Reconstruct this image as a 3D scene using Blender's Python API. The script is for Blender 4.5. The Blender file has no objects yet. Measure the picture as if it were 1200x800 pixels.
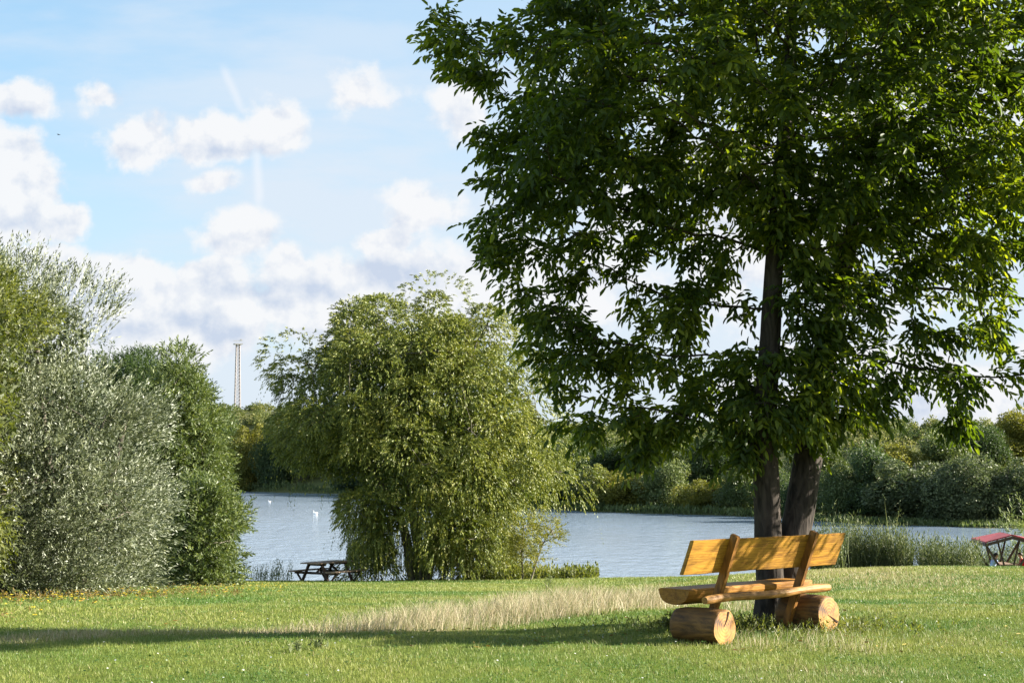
import bpy, bmesh, math, random
import numpy as np
from mathutils import Vector, Matrix, noise as mnoise
R = math.radians
rng = np.random.default_rng(7)
random.seed(7)
scene = bpy.context.scene
COL = scene.collection

# ------------------------------------------------------------------ camera
F = 2000.0                    # focal length in pixels of the 1200 px wide picture
HY = 545.0                    # pixel row of the horizon
E = 1.65                      # eye height
PITCH = math.atan((HY - 400) / F)
cd = bpy.data.cameras.new('camera')
cd.lens = 36 * F / 1200; cd.sensor_width = 36; cd.clip_start = 0.1; cd.clip_end = 6000
cam = bpy.data.objects.new('camera', cd); COL.objects.link(cam)
cam.location = (0, 0, E); cam.rotation_euler = (R(90) + PITCH, 0, 0)
scene.camera = cam

def ray(px, py):
    u = (px - 600) / F; v = (400 - py) / F
    c, s = math.cos(PITCH), math.sin(PITCH)
    return u / (c - v * s), (s + v * c) / (c - v * s)     # x/y and z/y
def P(px, py, d):
    a, b = ray(px, py)
    return np.stack([a * d, d + 0 * a, E + b * d], -1)

# ------------------------------------------------------------------ light, sky, exposure
SUN_EL, SUN_AZ = 24.0, 5.5        # elevation; azimuth measured from +X towards +Y
EXPO = 1.98
sd = bpy.data.lights.new('sun', 'SUN'); sd.energy = 5.0; sd.angle = R(0.53); sd.color = (1.0, 0.93, 0.80)
sun = bpy.data.objects.new('sun', sd); COL.objects.link(sun)
to_sun = Vector((math.cos(R(SUN_AZ)) * math.cos(R(SUN_EL)), math.sin(R(SUN_AZ)) * math.cos(R(SUN_EL)), math.sin(R(SUN_EL))))
sun.rotation_euler = to_sun.to_track_quat('Z', 'Y').to_euler()
scene.view_settings.view_transform = 'Standard'
scene.view_settings.look = 'None'
scene.view_settings.exposure = EXPO
scene.view_settings.gamma = 1
scene.view_settings.use_curve_mapping = False

W = bpy.data.worlds.new('World'); scene.world = W; W.use_nodes = True
SKYS = 0.068
def build_world():
    nt = W.node_tree; N = nt.nodes; L = nt.links; N.clear()
    out = N.new('ShaderNodeOutputWorld'); bg = N.new('ShaderNodeBackground'); bg.inputs[1].default_value = SKYS
    L.new(bg.outputs[0], out.inputs[0])
    sky = N.new('ShaderNodeTexSky'); sky.sky_type = 'NISHITA'; sky.sun_disc = False
    sky.sun_elevation = R(SUN_EL); sky.sun_rotation = R(90 - SUN_AZ); sky.air_density = 1.0; sky.dust_density = 1.2; sky.ozone_density = 1.5
    def m(op, a, b=None, c=None, clamp=False):
        n = N.new('ShaderNodeMath'); n.operation = op; n.use_clamp = clamp
        for i, x in enumerate((a, b, c)):
            if x is None: continue
            if isinstance(x, (int, float)): n.inputs[i].default_value = x
            else: L.new(x, n.inputs[i])
        return n.outputs[0]
    def vm(op, a, b=None):
        n = N.new('ShaderNodeVectorMath'); n.operation = op
        for i, x in enumerate((a, b)):
            if x is None: continue
            if isinstance(x, tuple): n.inputs[i].default_value = x
            else: L.new(x, n.inputs[i])
        return n.outputs['Value'] if op == 'LENGTH' else n.outputs[0]
    def mix(fac, a, b):
        n = N.new('ShaderNodeMix'); n.data_type = 'RGBA'
        L.new(fac, n.inputs[0]) if not isinstance(fac, (int, float)) else setattr(n.inputs[0], 'default_value', fac)
        for i, x in ((6, a), (7, b)):
            if isinstance(x, tuple): n.inputs[i].default_value = x
            else: L.new(x, n.inputs[i])
        return n.outputs[2]
    def smooth(x, lo, hi, tlo=0.0, thi=1.0):
        n = N.new('ShaderNodeMapRange'); n.interpolation_type = 'SMOOTHSTEP'
        L.new(x, n.inputs[0]); n.inputs[1].default_value = lo; n.inputs[2].default_value = hi
        n.inputs[3].default_value = tlo; n.inputs[4].default_value = thi
        return n.outputs[0]
    def noise(vec, scale, detail=6, rough=0.55):
        n = N.new('ShaderNodeTexNoise'); n.noise_dimensions = '3D'
        L.new(vec, n.inputs['Vector']); n.inputs['Scale'].default_value = scale
        n.inputs['Detail'].default_value = detail; n.inputs['Roughness'].default_value = rough
        return n
    tc = N.new('ShaderNodeTexCoord'); sp = N.new('ShaderNodeSeparateXYZ'); L.new(tc.outputs['Generated'], sp.inputs[0])
    y = m('ADD', m('ABSOLUTE', sp.outputs[1]), 0.003)
    u = m('DIVIDE', sp.outputs[0], y); v = m('DIVIDE', sp.outputs[2], y)
    cb = N.new('ShaderNodeCombineXYZ'); L.new(u, cb.inputs[0]); L.new(v, cb.inputs[1])
    uv = cb.outputs[0]
    nz = noise(uv, 22, 6, 0.55)
    dist = vm('MULTIPLY', vm('SUBTRACT', nz.outputs['Color'], (0.5, 0.5, 0.5)), (0.034, 0.026, 0))
    q = vm('ADD', uv, dist)
    fb = noise(uv, 26, 8, 0.56).outputs['Fac']
    fb2 = noise(vm('ADD', uv, (0.005, 0.008, 0)), 26, 8, 0.56).outputs['Fac']
    def field(blobs):
        acc = None
        for (px, py, a, b, w) in blobs:
            cu, cv = ray(px, py)
            d = vm('LENGTH', vm('MULTIPLY', vm('SUBTRACT', q, (cu, cv, 0)), (F / a, F / b, 0)))
            o = m('MULTIPLY', m('SUBTRACT', 1.0, d), w)
            acc = o if acc is None else m('MAXIMUM', acc, o)
        return acc
    C1 = [(5, 215, 75, 95, 1.7), (55, 262, 55, 34, 1.2), (30, 122, 62, 32, .95), (118, 118, 42, 24, .8), (170, 164, 62, 38, 1.05), (243, 160, 80, 34, 1.0),
          (318, 148, 48, 44, 1.05), (252, 210, 32, 19, .8), (285, 272, 66, 34, .8), (428, 112, 58, 36, .55), (495, 238, 52, 40, .7), (548, 125, 55, 55, .75),
          (448, 282, 46, 24, 1.1), (340, 312, 40, 28, 1.2), (250, 324, 54, 26, 1.3), (140, 325, 100, 44, 1.2), (60, 320, 60, 50, 1.2),
          (190, 372, 190, 70, 1.3), (430, 350, 230, 75, 1.1), (600, 330, 170, 80, 1.0), (1100, 470, 330, 90, 1.0), (900, 260, 260, 150, .8), (1120, 120, 260, 90, .6), (-150, 250, 180, 170, 1.0)]
    C2 = [(20, 262, 60, 26, .8), (160, 172, 75, 18, .8), (270, 174, 90, 15, .9), (300, 285, 80, 18, .9), (545, 140, 60, 40, .8), (330, 338, 130, 24, 1.2), (200, 385, 170, 30, 1.2),
          (480, 320, 140, 30, 1.1), (450, 395, 250, 22, .8), (480, 260, 60, 20, .7), (1050, 480, 300, 40, .8), (40, 135, 60, 18, .7), (110, 345, 110, 22, .8)]
    f1 = m('ADD', field(C1), m('MULTIPLY', m('SUBTRACT', fb, 0.5), 1.9))
    alpha = smooth(f1, 0.0, 0.42)
    grey = smooth(m('ADD', field(C2), m('MULTIPLY', m('SUBTRACT', fb, 0.5), 0.8)), 0.0, 0.9, 0, .72)
    rel = m('MULTIPLY', m('SUBTRACT', fb, fb2), 4.5)
    # high veil
    st = N.new('ShaderNodeMapping'); st.inputs['Scale'].default_value = (3.0, 11.0, 1); st.inputs['Rotation'].default_value = (0, 0, R(14)); L.new(uv, st.inputs[0])
    veil = noise(st.outputs[0], 1.6, 6, 0.55).outputs['Fac']
    right = smooth(u, -0.34, 0.08, 0.05, 0.42)
    low = smooth(v, 0.30, 0.02, 0.0, 0.42)
    va = m('MINIMUM', m('ADD', m('MULTIPLY', smooth(veil, 0.40, 0.66), 0.5), m('ADD', right, low)), 0.9)
    vb = smooth(m('ADD', field([(430, 50, 240, 70, 1.0), (450, 190, 170, 130, 1.0), (60, 20, 120, 40, .5), (240, 250, 160, 40, .8)]), m('MULTIPLY', m('SUBTRACT', veil, 0.5), 1.6)), 0.0, 0.9, 0, .62)
    va = m('MAXIMUM', va, vb)
    # contrails, two nearly vertical streaks
    def streak(x0, y0, x1, y1, w, k):
        (a0, b0), (a1, b1) = ray(x0, y0), ray(x1, y1)
        t = m('DIVIDE', m('SUBTRACT', v, b0), b1 - b0)
        c = m('ADD', m('MULTIPLY', t, a1 - a0), a0)
        n2 = m('MULTIPLY', m('SUBTRACT', fb, 0.5), 0.006)
        d = m('ABSOLUTE', m('SUBTRACT', m('ADD', u, n2), c))
        inside = m('MULTIPLY', smooth(t, -0.05, 0.25), smooth(t, 1.1, 0.8))
        return m('MULTIPLY', m('MULTIPLY', smooth(d, w / F, 0.0), inside), k)
    s = m('MAXIMUM', streak(304, 250, 301, 172, 9, .6), streak(286, 138, 262, 78, 9, .5))
    s = m('MAXIMUM', s, streak(100, 262, 100.1, 261, 1, 0))
    k = 1.0 / (SKYS * 2 ** EXPO)
    tint = N.new('ShaderNodeMix'); tint.data_type = 'RGBA'; tint.blend_type = 'MULTIPLY'; tint.inputs[0].default_value = 1
    L.new(sky.outputs[0], tint.inputs[6]); tint.inputs[7].default_value = (0.93, 1.0, 1.0, 1)
    base = mix(0.42, tint.outputs[2], (0.35 * k, 0.65 * k, 0.90 * k, 1))
    c0 = mix(va, base, (0.76 * k, 0.845 * k, 0.95 * k, 1))
    c0 = mix(s, c0, (0.90 * k, 0.94 * k, 1.0 * k, 1))
    g = m('MINIMUM', m('MAXIMUM', m('SUBTRACT', grey, rel), 0.0), 1.0)
    cc = mix(g, (0.95 * k, 0.955 * k, 0.97 * k, 1), (0.60 * k, 0.68 * k, 0.83 * k, 1))
    L.new(mix(m('MULTIPLY', alpha, .93), c0, cc), bg.inputs[0])
build_world()

# ------------------------------------------------------------------ helpers
def interp(x, xs, ys): return np.interp(x, xs, ys)
def sstep(x, a, b):
    t = np.clip((x - a) / (b - a), 0, 1); return t * t * (3 - 2 * t)
def hashn(ix, iy, seed):
    h = (ix.astype(np.int64) * 374761393 + iy.astype(np.int64) * 668265263 + seed * 974634777) & 0x7fffffff
    h = ((h ^ (h >> 13)) * 1274126177) & 0x7fffffff
    return ((h ^ (h >> 16)) & 0xffff) / 65535.0
def vnoise(x, y, scale, seed=1, octs=3):
    x = np.asarray(x, float) / scale; y = np.asarray(y, float) / scale; out = 0; amp = 1; tot = 0
    for o in range(octs):
        ix = np.floor(x); iy = np.floor(y); fx = x - ix; fy = y - iy; fx = fx * fx * (3 - 2 * fx); fy = fy * fy * (3 - 2 * fy)
        a = hashn(ix, iy, seed + o); b = hashn(ix + 1, iy, seed + o); c = hashn(ix, iy + 1, seed + o); d = hashn(ix + 1, iy + 1, seed + o)
        out = out + amp * ((a * (1 - fx) + b * fx) * (1 - fy) + (c * (1 - fx) + d * fx) * fy); tot += amp; amp *= .5; x = x * 2.03 + 7.1; y = y * 2.03 + 3.7
    return out / tot

WATER = -5.8            # below the eye
def ground(x, y):
    """terrain height (world z)"""
    x = np.asarray(x, float); y = np.asarray(y, float)
    ys = np.maximum(y, 1.0)
    z = -0.0602 * np.maximum(y - 19.2, 0) * sstep(y, 15, 24)
    z = z + 0.55 * sstep(x, 1, 12) * np.exp(-((y - 50) / 13) ** 2) + 0.12 * sstep(x, -6, 3) * np.exp(-((y - 66) / 8) ** 2)
    z = z - 0.09 * sstep(y, 16.9, 18.0) * sstep(y, 23, 19) * sstep(x, 1.2, -0.5)
    z = z + (vnoise(x, y, 3.2, 5) - .5) * 0.09 * sstep(np.hypot(x - 2.3, y - 16.8), 1.2, 3)
    dn = 71.5 + 17 * sstep(x, 16.5, 21) + 2.0 * (vnoise(x, y * 0, 9, 3) - .5) + 0.0 * y
    bed = -7.6 + E
    t = sstep(y, dn, dn + 4.0)
    z = z * (1 - t) + bed * t
    u = np.clip(x / ys, -1.2, 1.2); px = 600 + F * u
    D = interp(px, [-900, -200, 120, 280, 400, 560, 690, 880, 1000, 1130, 1300, 2000], [420, 400, 395, 387, 345, 250, 216, 193, 173, 161, 158, 200])
    D = D + 8 * (vnoise(px, 0 * px, 40, 11) - .5)
    Yr = interp(px, [100, 330, 560, 660, 1000, 1250], [480, 482, 492, 506, 503, 505])
    W_ = interp(px, [300, 660], [105, 85])
    f = (y - D) / W_
    ridge = (HY - Yr) / F * (D + W_)
    zh = WATER + (ridge - WATER) * sstep(f, -0.04, 1.0) ** 0.85
    zh = zh + E + (vnoise(x, y, 25, 9) - .5) * 2.0 * np.clip(f, 0, 1)
    zh = np.where(f > -0.04, np.maximum(zh, WATER + E - .2 + 6 * np.clip(f, -.04, .06)), bed)
    tt = sstep(y, D - 10, D + 1)
    return np.where(y > 110, bed * (1 - tt) + zh * tt, z)
def gz(x, y): return float(ground(np.array([x]), np.array([y]))[0])
def on_ground(px, d):
    x = (px - 600) / F * d; return Vector((x, d, gz(x, d)))
def hit(px, py):
    """ground point seen at pixel rows (arrays)"""
    px = np.asarray(px, float); py = np.asarray(py, float); a, b = ray(px, py)
    dd = np.full(px.shape, 10.0); done = np.zeros(px.shape, bool)
    for d in np.arange(10, 90, .1):
        g = ground(a * d, np.full(px.shape, d)); h = (E + b * d) <= g
        dd = np.where(h & ~done, d, dd); done |= h
    return a * dd, dd, done

def tag(o, label=None, cat=None, group=None, kind=None):
    if label: o['label'] = label
    if cat: o['category'] = cat
    if group: o['group'] = group
    if kind: o['kind'] = kind
    return o
def empty(name, loc, rz=0, label=None, cat=None, group=None):
    o = bpy.data.objects.new(name, None); COL.objects.link(o); o.location = loc; o.rotation_euler = (0, 0, rz)
    o.empty_display_size = 0.3
    return tag(o, label, cat, group)
def link(name, me, mat=None, parent=None):
    o = bpy.data.objects.new(name, me); COL.objects.link(o)
    if mat is not None: me.materials.append(mat)
    if parent is not None: o.parent = parent
    return o
def np_mesh(name, V, Fc, mat=None, parent=None, attrs=None, cols=None, smooth=False, origin=None):
    V = np.ascontiguousarray(V, dtype=np.float32)
    if origin is not None: V = V - np.array(origin, dtype=np.float32)
    Fc = np.ascontiguousarray(Fc, dtype=np.int32); k = Fc.shape[1]; me = bpy.data.meshes.new(name)
    me.vertices.add(len(V)); me.vertices.foreach_set('co', V.ravel())
    me.loops.add(Fc.size); me.loops.foreach_set('vertex_index', Fc.ravel())
    me.polygons.add(len(Fc)); me.polygons.foreach_set('loop_start', np.arange(len(Fc), dtype=np.int32) * k)
    if smooth: me.polygons.foreach_set('use_smooth', np.ones(len(Fc), bool))
    for n, a in (attrs or {}).items():
        at = me.attributes.new(n, 'FLOAT', 'POINT'); at.data.foreach_set('value', np.ascontiguousarray(a, dtype=np.float32))
    for n, a in (cols or {}).items():
        at = me.attributes.new(n, 'FLOAT_COLOR', 'POINT'); a4 = np.ones((len(V), 4), np.float32); a4[:, :3] = a; at.data.foreach_set('color', a4.ravel())
    me.update(calc_edges=True); me.validate()
    return link(name, me, mat, parent)
def from_bm(name, bm, mat, parent=None, smooth=False):
    me = bpy.data.meshes.new(name); bm.normal_update(); bm.to_mesh(me); bm.free()
    if smooth:
        for p in me.polygons: p.use_smooth = True
    return link(name, me, mat, parent)
def bm_box(bm, c, s, rot=None, bevel=0.0):
    r = bmesh.ops.create_cube(bm, size=1); vs = r['verts']
    bmesh.ops.scale(bm, vec=s, verts=vs)
    if bevel:
        es = list({e for v in vs for e in v.link_edges})
        b = bmesh.ops.bevel(bm, geom=es, offset=bevel, segments=2, affect='EDGES'); vs = list({v for f in b['faces'] for v in f.verts} | {v for v in vs if v.is_valid})
    if rot is not None: bmesh.ops.rotate(bm, cent=(0, 0, 0), matrix=rot, verts=vs)
    bmesh.ops.translate(bm, vec=c, verts=vs)
    return vs
def bm_bar(bm, a, b, w, h, up=(0, 0, 1), bevel=0.0):
    a = Vector(a); b = Vector(b); d = (b - a); L = d.length; x = d.normalized(); u = Vector(up)
    yv = u.cross(x).normalized(); zv = x.cross(yv)
    m = Matrix((x, yv, zv)).transposed()
    return bm_box(bm, (a + b) / 2, (L, w, h), m, bevel)
def bm_tube(bm, pts, rads, n=10, cap=True, squash=None):
    pts = [Vector(p) for p in pts]; rings = []
    for i, p in enumerate(pts):
        t = (pts[min(i + 1, len(pts) - 1)] - pts[max(i - 1, 0)]).normalized()
        ref = Vector((0, 0, 1)) if abs(t.z) < .9 else Vector((1, 0, 0))
        s = t.cross(ref).normalized(); q = s.cross(t)
        rings.append([bm.verts.new(p + (s * math.cos(2 * math.pi * k / n) + q * math.sin(2 * math.pi * k / n)) * rads[i]) for k in range(n)])
    for i in range(len(rings) - 1):
        for k in range(n):
            bm.faces.new((rings[i][k], rings[i][(k + 1) % n], rings[i + 1][(k + 1) % n], rings[i + 1][k]))
    if cap:
        bm.faces.new(rings[0][::-1]); bm.faces.new(rings[-1])
    return rings

# ------------------------------------------------------------------ materials
def mat_new(name):
    m = bpy.data.materials.new(name); m.use_nodes = True; nt = m.node_tree
    return m, nt.nodes, nt.links, nt.nodes['Principled BSDF'], nt.nodes['Material Output']
def c4(c): return (c[0], c[1], c[2], 1)
def ramp(N, stops):
    r = N.new('ShaderNodeValToRGB'); el = r.color_ramp.elements
    while len(el) < len(stops): el.new(0.5)
    for e, (p, c) in zip(el, stops): e.position = p; e.color = c4(c)
    return r
def leaf_mat(name, stops, trans=0.35, tcol=None, rough=0.5, spec=0.4):
    m, N, L, B, O = mat_new(name); stops = [(p_, tuple(ch * .86 for ch in c_)) for p_, c_ in stops]
    a = N.new('ShaderNodeAttribute'); a.attribute_name = 'tint'
    r = ramp(N, stops); L.new(a.outputs['Fac'], r.inputs[0]); L.new(r.outputs[0], B.inputs['Base Color'])
    B.inputs['Roughness'].default_value = rough; B.inputs['Specular IOR Level'].default_value = spec
    T = N.new('ShaderNodeBsdfTranslucent'); mx = N.new('ShaderNodeMix'); mx.data_type = 'RGBA'; mx.blend_type = 'MULTIPLY'; mx.inputs[0].default_value = 1
    L.new(r.outputs[0], mx.inputs[6]); mx.inputs[7].default_value = c4(tcol or (1.5, 1.6, 0.55)); mx.clamp_result = False
    L.new(mx.outputs[2], T.inputs[0])
    ms = N.new('ShaderNodeMixShader'); ms.inputs[0].default_value = trans
    L.new(B.outputs[0], ms.inputs[1]); L.new(T.outputs[0], ms.inputs[2]); L.new(ms.outputs[0], O.inputs[0])
    return m
M_ASH = leaf_mat('broad_leaf', [(0, (.025, .046, .011)), (.5, (.055, .09, .015)), (.8, (.19, .23, .03)), (1, (.28, .31, .04))], .43, (2.5, 2.4, .4), .5, .3)
M_WILLOW = leaf_mat('willow_leaf', [(0, (.05, .085, .018)), (.55, (.185, .215, .040)), (1, (.42, .40, .085))], .2, (1.4, 1.4, .5), .5, .35)
M_SILVER = leaf_mat('silver_leaf', [(0, (.045, .062, .028)), (.55, (.135, .16, .085)), (.75, (.44, .47, .35)), (1, (.75, .77, .66))], .2, (1.2, 1.2, .8), .5, .4)
M_LIME = leaf_mat('lime_leaf', [(0, (.06, .085, .022)), (.6, (.135, .155, .045)), (1, (.27, .275, .10))], .38, (1.5, 1.5, .5), .5, .35)
M_GREEN = leaf_mat('grey_green_leaf', [(0, (.05, .075, .025)), (.6, (.11, .15, .045)), (1, (.32, .35, .15))], .25, (1.4, 1.4, .6), .5, .35)
M_DARK = leaf_mat('dark_leaf', [(0, (.035, .06, .022)), (.6, (.065, .10, .035)), (1, (.13, .17, .06))], .3, (1.3, 1.4, .6), .55, .3)
M_YELLOW = leaf_mat('yellow_leaf', [(0, (.10, .11, .02)), (.6, (.20, .20, .035)), (1, (.33, .30, .06))], .35, (1.3, 1.3, .5), .55, .3)
M_TEAL = leaf_mat('grey_leaf', [(0, (.055, .075, .032)), (.6, (.105, .13, .055)), (1, (.22, .24, .12))], .28, (1.2, 1.3, .7), .55, .3)

def grass_mat(name, trans=.3):
    m, N, L, B, O = mat_new(name)
    a = N.new('ShaderNodeAttribute'); a.attribute_name = 'Col'
    L.new(a.outputs['Color'], B.inputs['Base Color']); B.inputs['Roughness'].default_value = .5; B.inputs['Specular IOR Level'].default_value = .3
    T = N.new('ShaderNodeBsdfTranslucent'); L.new(a.outputs['Color'], T.inputs[0])
    ms = N.new('ShaderNodeMixShader'); ms.inputs[0].default_value = trans
    L.new(B.outputs[0], ms.inputs[1]); L.new(T.outputs[0], ms.inputs[2]); L.new(ms.outputs[0], O.inputs[0])
    return m
M_GRASS = grass_mat('grass_blades')
def plain(name, col, rough=.6, spec=.3, noise_scale=None, amount=.3, bump=0.0, stretch=(1, 1, 1), dark=None):
    m, N, L, B, O = mat_new(name); B.inputs['Roughness'].default_value = rough; B.inputs['Specular IOR Level'].default_value = spec
    tc = N.new('ShaderNodeTexCoord'); mp = N.new('ShaderNodeMapping'); mp.inputs['Scale'].default_value = stretch; L.new(tc.outputs['Object'], mp.inputs[0])
    n = N.new('ShaderNodeTexNoise'); n.inputs['Scale'].default_value = noise_scale or 8; n.inputs['Detail'].default_value = 8; n.inputs['Roughness'].default_value = .62
    L.new(mp.outputs[0], n.inputs[0])
    d = dark or tuple(c * (1 - amount) for c in col)
    r = ramp(N, [(.32, d), (.68, tuple(min(1, c * (1 + amount * .5)) for c in col))]); L.new(n.outputs[0], r.inputs[0]); L.new(r.outputs[0], B.inputs['Base Color'])
    if bump:
        b = N.new('ShaderNodeBump'); b.inputs['Strength'].default_value = 1; b.inputs['Distance'].default_value = bump; L.new(n.outputs[0], b.inputs['Height']); L.new(b.outputs[0], B.inputs['Normal'])
    return m
def bark_mat(name, col, scale=9, bump=.02):
    m, N, L, B, O = mat_new(name); B.inputs['Roughness'].default_value = .85; B.inputs['Specular IOR Level'].default_value = .2
    tc = N.new('ShaderNodeTexCoord'); mp = N.new('ShaderNodeMapping'); mp.inputs['Scale'].default_value = (1, 1, .22); L.new(tc.outputs['Object'], mp.inputs[0])
    v = N.new('ShaderNodeTexNoise'); v.inputs['Scale'].default_value = scale * 1.6; v.inputs['Detail'].default_value = 6; v.inputs['Distortion'].default_value = 1.2; L.new(mp.outputs[0], v.inputs[0])
    n = N.new('ShaderNodeTexNoise'); n.inputs['Scale'].default_value = 3; n.inputs['Detail'].default_value = 5; L.new(tc.outputs['Object'], n.inputs[0])
    ad = N.new('ShaderNodeMath'); ad.operation = 'MULTIPLY_ADD'; L.new(n.outputs[0], ad.inputs[0]); ad.inputs[1].default_value = .4; L.new(v.outputs[0], ad.inputs[2])
    r = ramp(N, [(.5, tuple(c * .35 for c in col)), (.68, col), (.85, tuple(c * 1.6 for c in col))]); L.new(ad.outputs[0], r.inputs[0]); L.new(r.outputs[0], B.inputs['Base Color'])
    b = N.new('ShaderNodeBump'); b.inputs['Distance'].default_value = bump; L.new(v.outputs[0], b.inputs['Height']); L.new(b.outputs[0], B.inputs['Normal'])
    return m
M_BARK = bark_mat('bark_dark', (.040, .032, .026))
M_BARK2 = bark_mat('bark_grey', (.13, .115, .09), 5)

def wood_mat(name, col, dark, scale=3.0, stretch=(.25, 3, 3), rough=.6, bump=.004, wave=.07):
    m, N, L, B, O = mat_new(name); B.inputs['Roughness'].default_value = rough; B.inputs['Specular IOR Level'].default_value = .35
    tc = N.new('ShaderNodeTexCoord'); mp = N.new('ShaderNodeMapping'); mp.inputs['Scale'].default_value = stretch; L.new(tc.outputs['Object'], mp.inputs[0])
    n = N.new('ShaderNodeTexNoise'); n.inputs['Scale'].default_value = scale * 3; n.inputs['Detail'].default_value = 8; n.inputs['Roughness'].default_value = .65; n.inputs['Distortion'].default_value = .6; L.new(mp.outputs[0], n.inputs[0])
    w = N.new('ShaderNodeTexWave'); w.wave_type = 'BANDS'; w.bands_direction = 'Z'; w.inputs['Scale'].default_value = scale * 1.7; w.inputs['Distortion'].default_value = 6; w.inputs['Detail'].default_value = 3; w.inputs['Detail Scale'].default_value = 1.3; L.new(mp.outputs[0], w.inputs[0])
    ad = N.new('ShaderNodeMath'); ad.operation = 'MULTIPLY_ADD'; L.new(w.outputs['Fac'], ad.inputs[0]); ad.inputs[1].default_value = wave; L.new(n.outputs[0], ad.inputs[2])
    r = ramp(N, [(.38, dark), (.62, col), (.95, tuple(min(1, c * 1.2) for c in col))]); L.new(ad.outputs[0], r.inputs[0])
    n2 = N.new('ShaderNodeTexNoise'); n2.inputs['Scale'].default_value = 2.2; n2.inputs['Detail'].default_value = 3; L.new(tc.outputs['Object'], n2.inputs[0])
    r2 = ramp(N, [(.32, (.55, .52, .50)), (.5, (.95, .93, .92)), (.7, (1.12, 1.08, 1.0))]); L.new(n2.outputs[0], r2.inputs[0])
    mx = N.new('ShaderNodeMix'); mx.data_type = 'RGBA'; mx.blend_type = 'MULTIPLY'; mx.inputs[0].default_value = 1; L.new(r.outputs[0], mx.inputs[6]); L.new(r2.outputs[0], mx.inputs[7])
    L.new(mx.outputs[2], B.inputs['Base Color'])
    b = N.new('ShaderNodeBump'); b.inputs['Distance'].default_value = bump; L.new(ad.outputs[0], b.inputs['Height']); L.new(b.outputs[0], B.inputs['Normal'])
    return m
M_PLANK = wood_mat('stained_plank', (.42, .215, .024), (.20, .09, .01), stretch=(.35, 2, 2.6))
M_POST = wood_mat('stained_post', (.27, .12, .02), (.11, .048, .01), stretch=(3, 3, .4))
M_POLE = wood_mat('peeled_pole', (.34, .175, .042), (.15, .066, .015), stretch=(.6, 3, 3))
M_LOG = wood_mat('weathered_log', (.19, .095, .024), (.035, .018, .006), scale=2.0, stretch=(2.2, .6, 2.2), rough=.65, bump=.01)
M_HALF = wood_mat('half_log', (.34, .16, .022), (.20, .085, .012), stretch=(.4, 3, 3), bump=.006)
def cut_mat():
    m, N, L, B, O = mat_new('cut_log_end'); B.inputs['Roughness'].default_value = .6
    tc = N.new('ShaderNodeTexCoord')
    w = N.new('ShaderNodeTexWave'); w.wave_type = 'RINGS'; w.rings_direction = 'Y'; w.inputs['Scale'].default_value = 11; w.inputs['Distortion'].default_value = 3.5; w.inputs['Detail'].default_value = 3; L.new(tc.outputs['Object'], w.inputs[0])
    n = N.new('ShaderNodeTexNoise'); n.inputs['Scale'].default_value = 7; n.inputs['Detail'].default_value = 6; L.new(tc.outputs['Object'], n.inputs[0])
    ad = N.new('ShaderNodeMath'); ad.operation = 'MULTIPLY_ADD'; L.new(w.outputs['Fac'], ad.inputs[0]); ad.inputs[1].default_value = .08; L.new(n.outputs[0], ad.inputs[2])
    r = ramp(N, [(.42, (.06, .024, .007)), (.52, (.26, .115, .016)), (.8, (.50, .26, .045))]); L.new(ad.outputs[0], r.inputs[0]); L.new(r.outputs[0], B.inputs['Base Color'])
    b = N.new('ShaderNodeBump'); b.inputs['Distance'].default_value = .006; L.new(ad.outputs[0], b.inputs['Height']); L.new(b.outputs[0], B.inputs['Normal'])
    return m
M_CUT = cut_mat()

# ------------------------------------------------------------------ ground sheet
def strip_mask(x, y):
    """0..1, where the unmown straw-coloured strip crosses the meadow"""
    px = 600 + F * x / np.maximum(y, 5)
    c = interp(px, [-200, 0, 200, 400, 560, 700, 790, 860], [16.0, 16.2, 17.4, 18.2, 19.6, 21.0, 22.5, 24])
    w = interp(px, [-200, 100, 400, 600, 780, 840], [.5, .5, .9, 1.8, 2.2, .5])
    t = 1 - np.abs(y - c) / w
    t = t * sstep(px, 850, 780)
    return np.clip(t + (vnoise(x, y, .7, 21) - .5) * .8, 0, 1) * sstep(t, -.5, .05)
def dry_mask(x, y):
    m = strip_mask(x, y)
    right = np.exp(-((y - 43) / 9) ** 2 - ((x - 8.8) / 2.2) ** 2) * .6
    return np.clip(m + right, 0, 1)
def soil_mask(x, y):
    px = 600 + F * x / np.maximum(y, 5)
    a = np.exp(-((px - 330) / 75) ** 2 - ((y - 17.9) / .55) ** 2)
    b = np.exp(-((px - 200) / 60) ** 2 - ((y - 60) / 3) ** 2) * .7
    c = np.exp(-((x - 2.4) / .9) ** 2 - ((y - 17.0) / .6) ** 2) * .08
    return np.clip(a + b + c, 0, 1)
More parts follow.
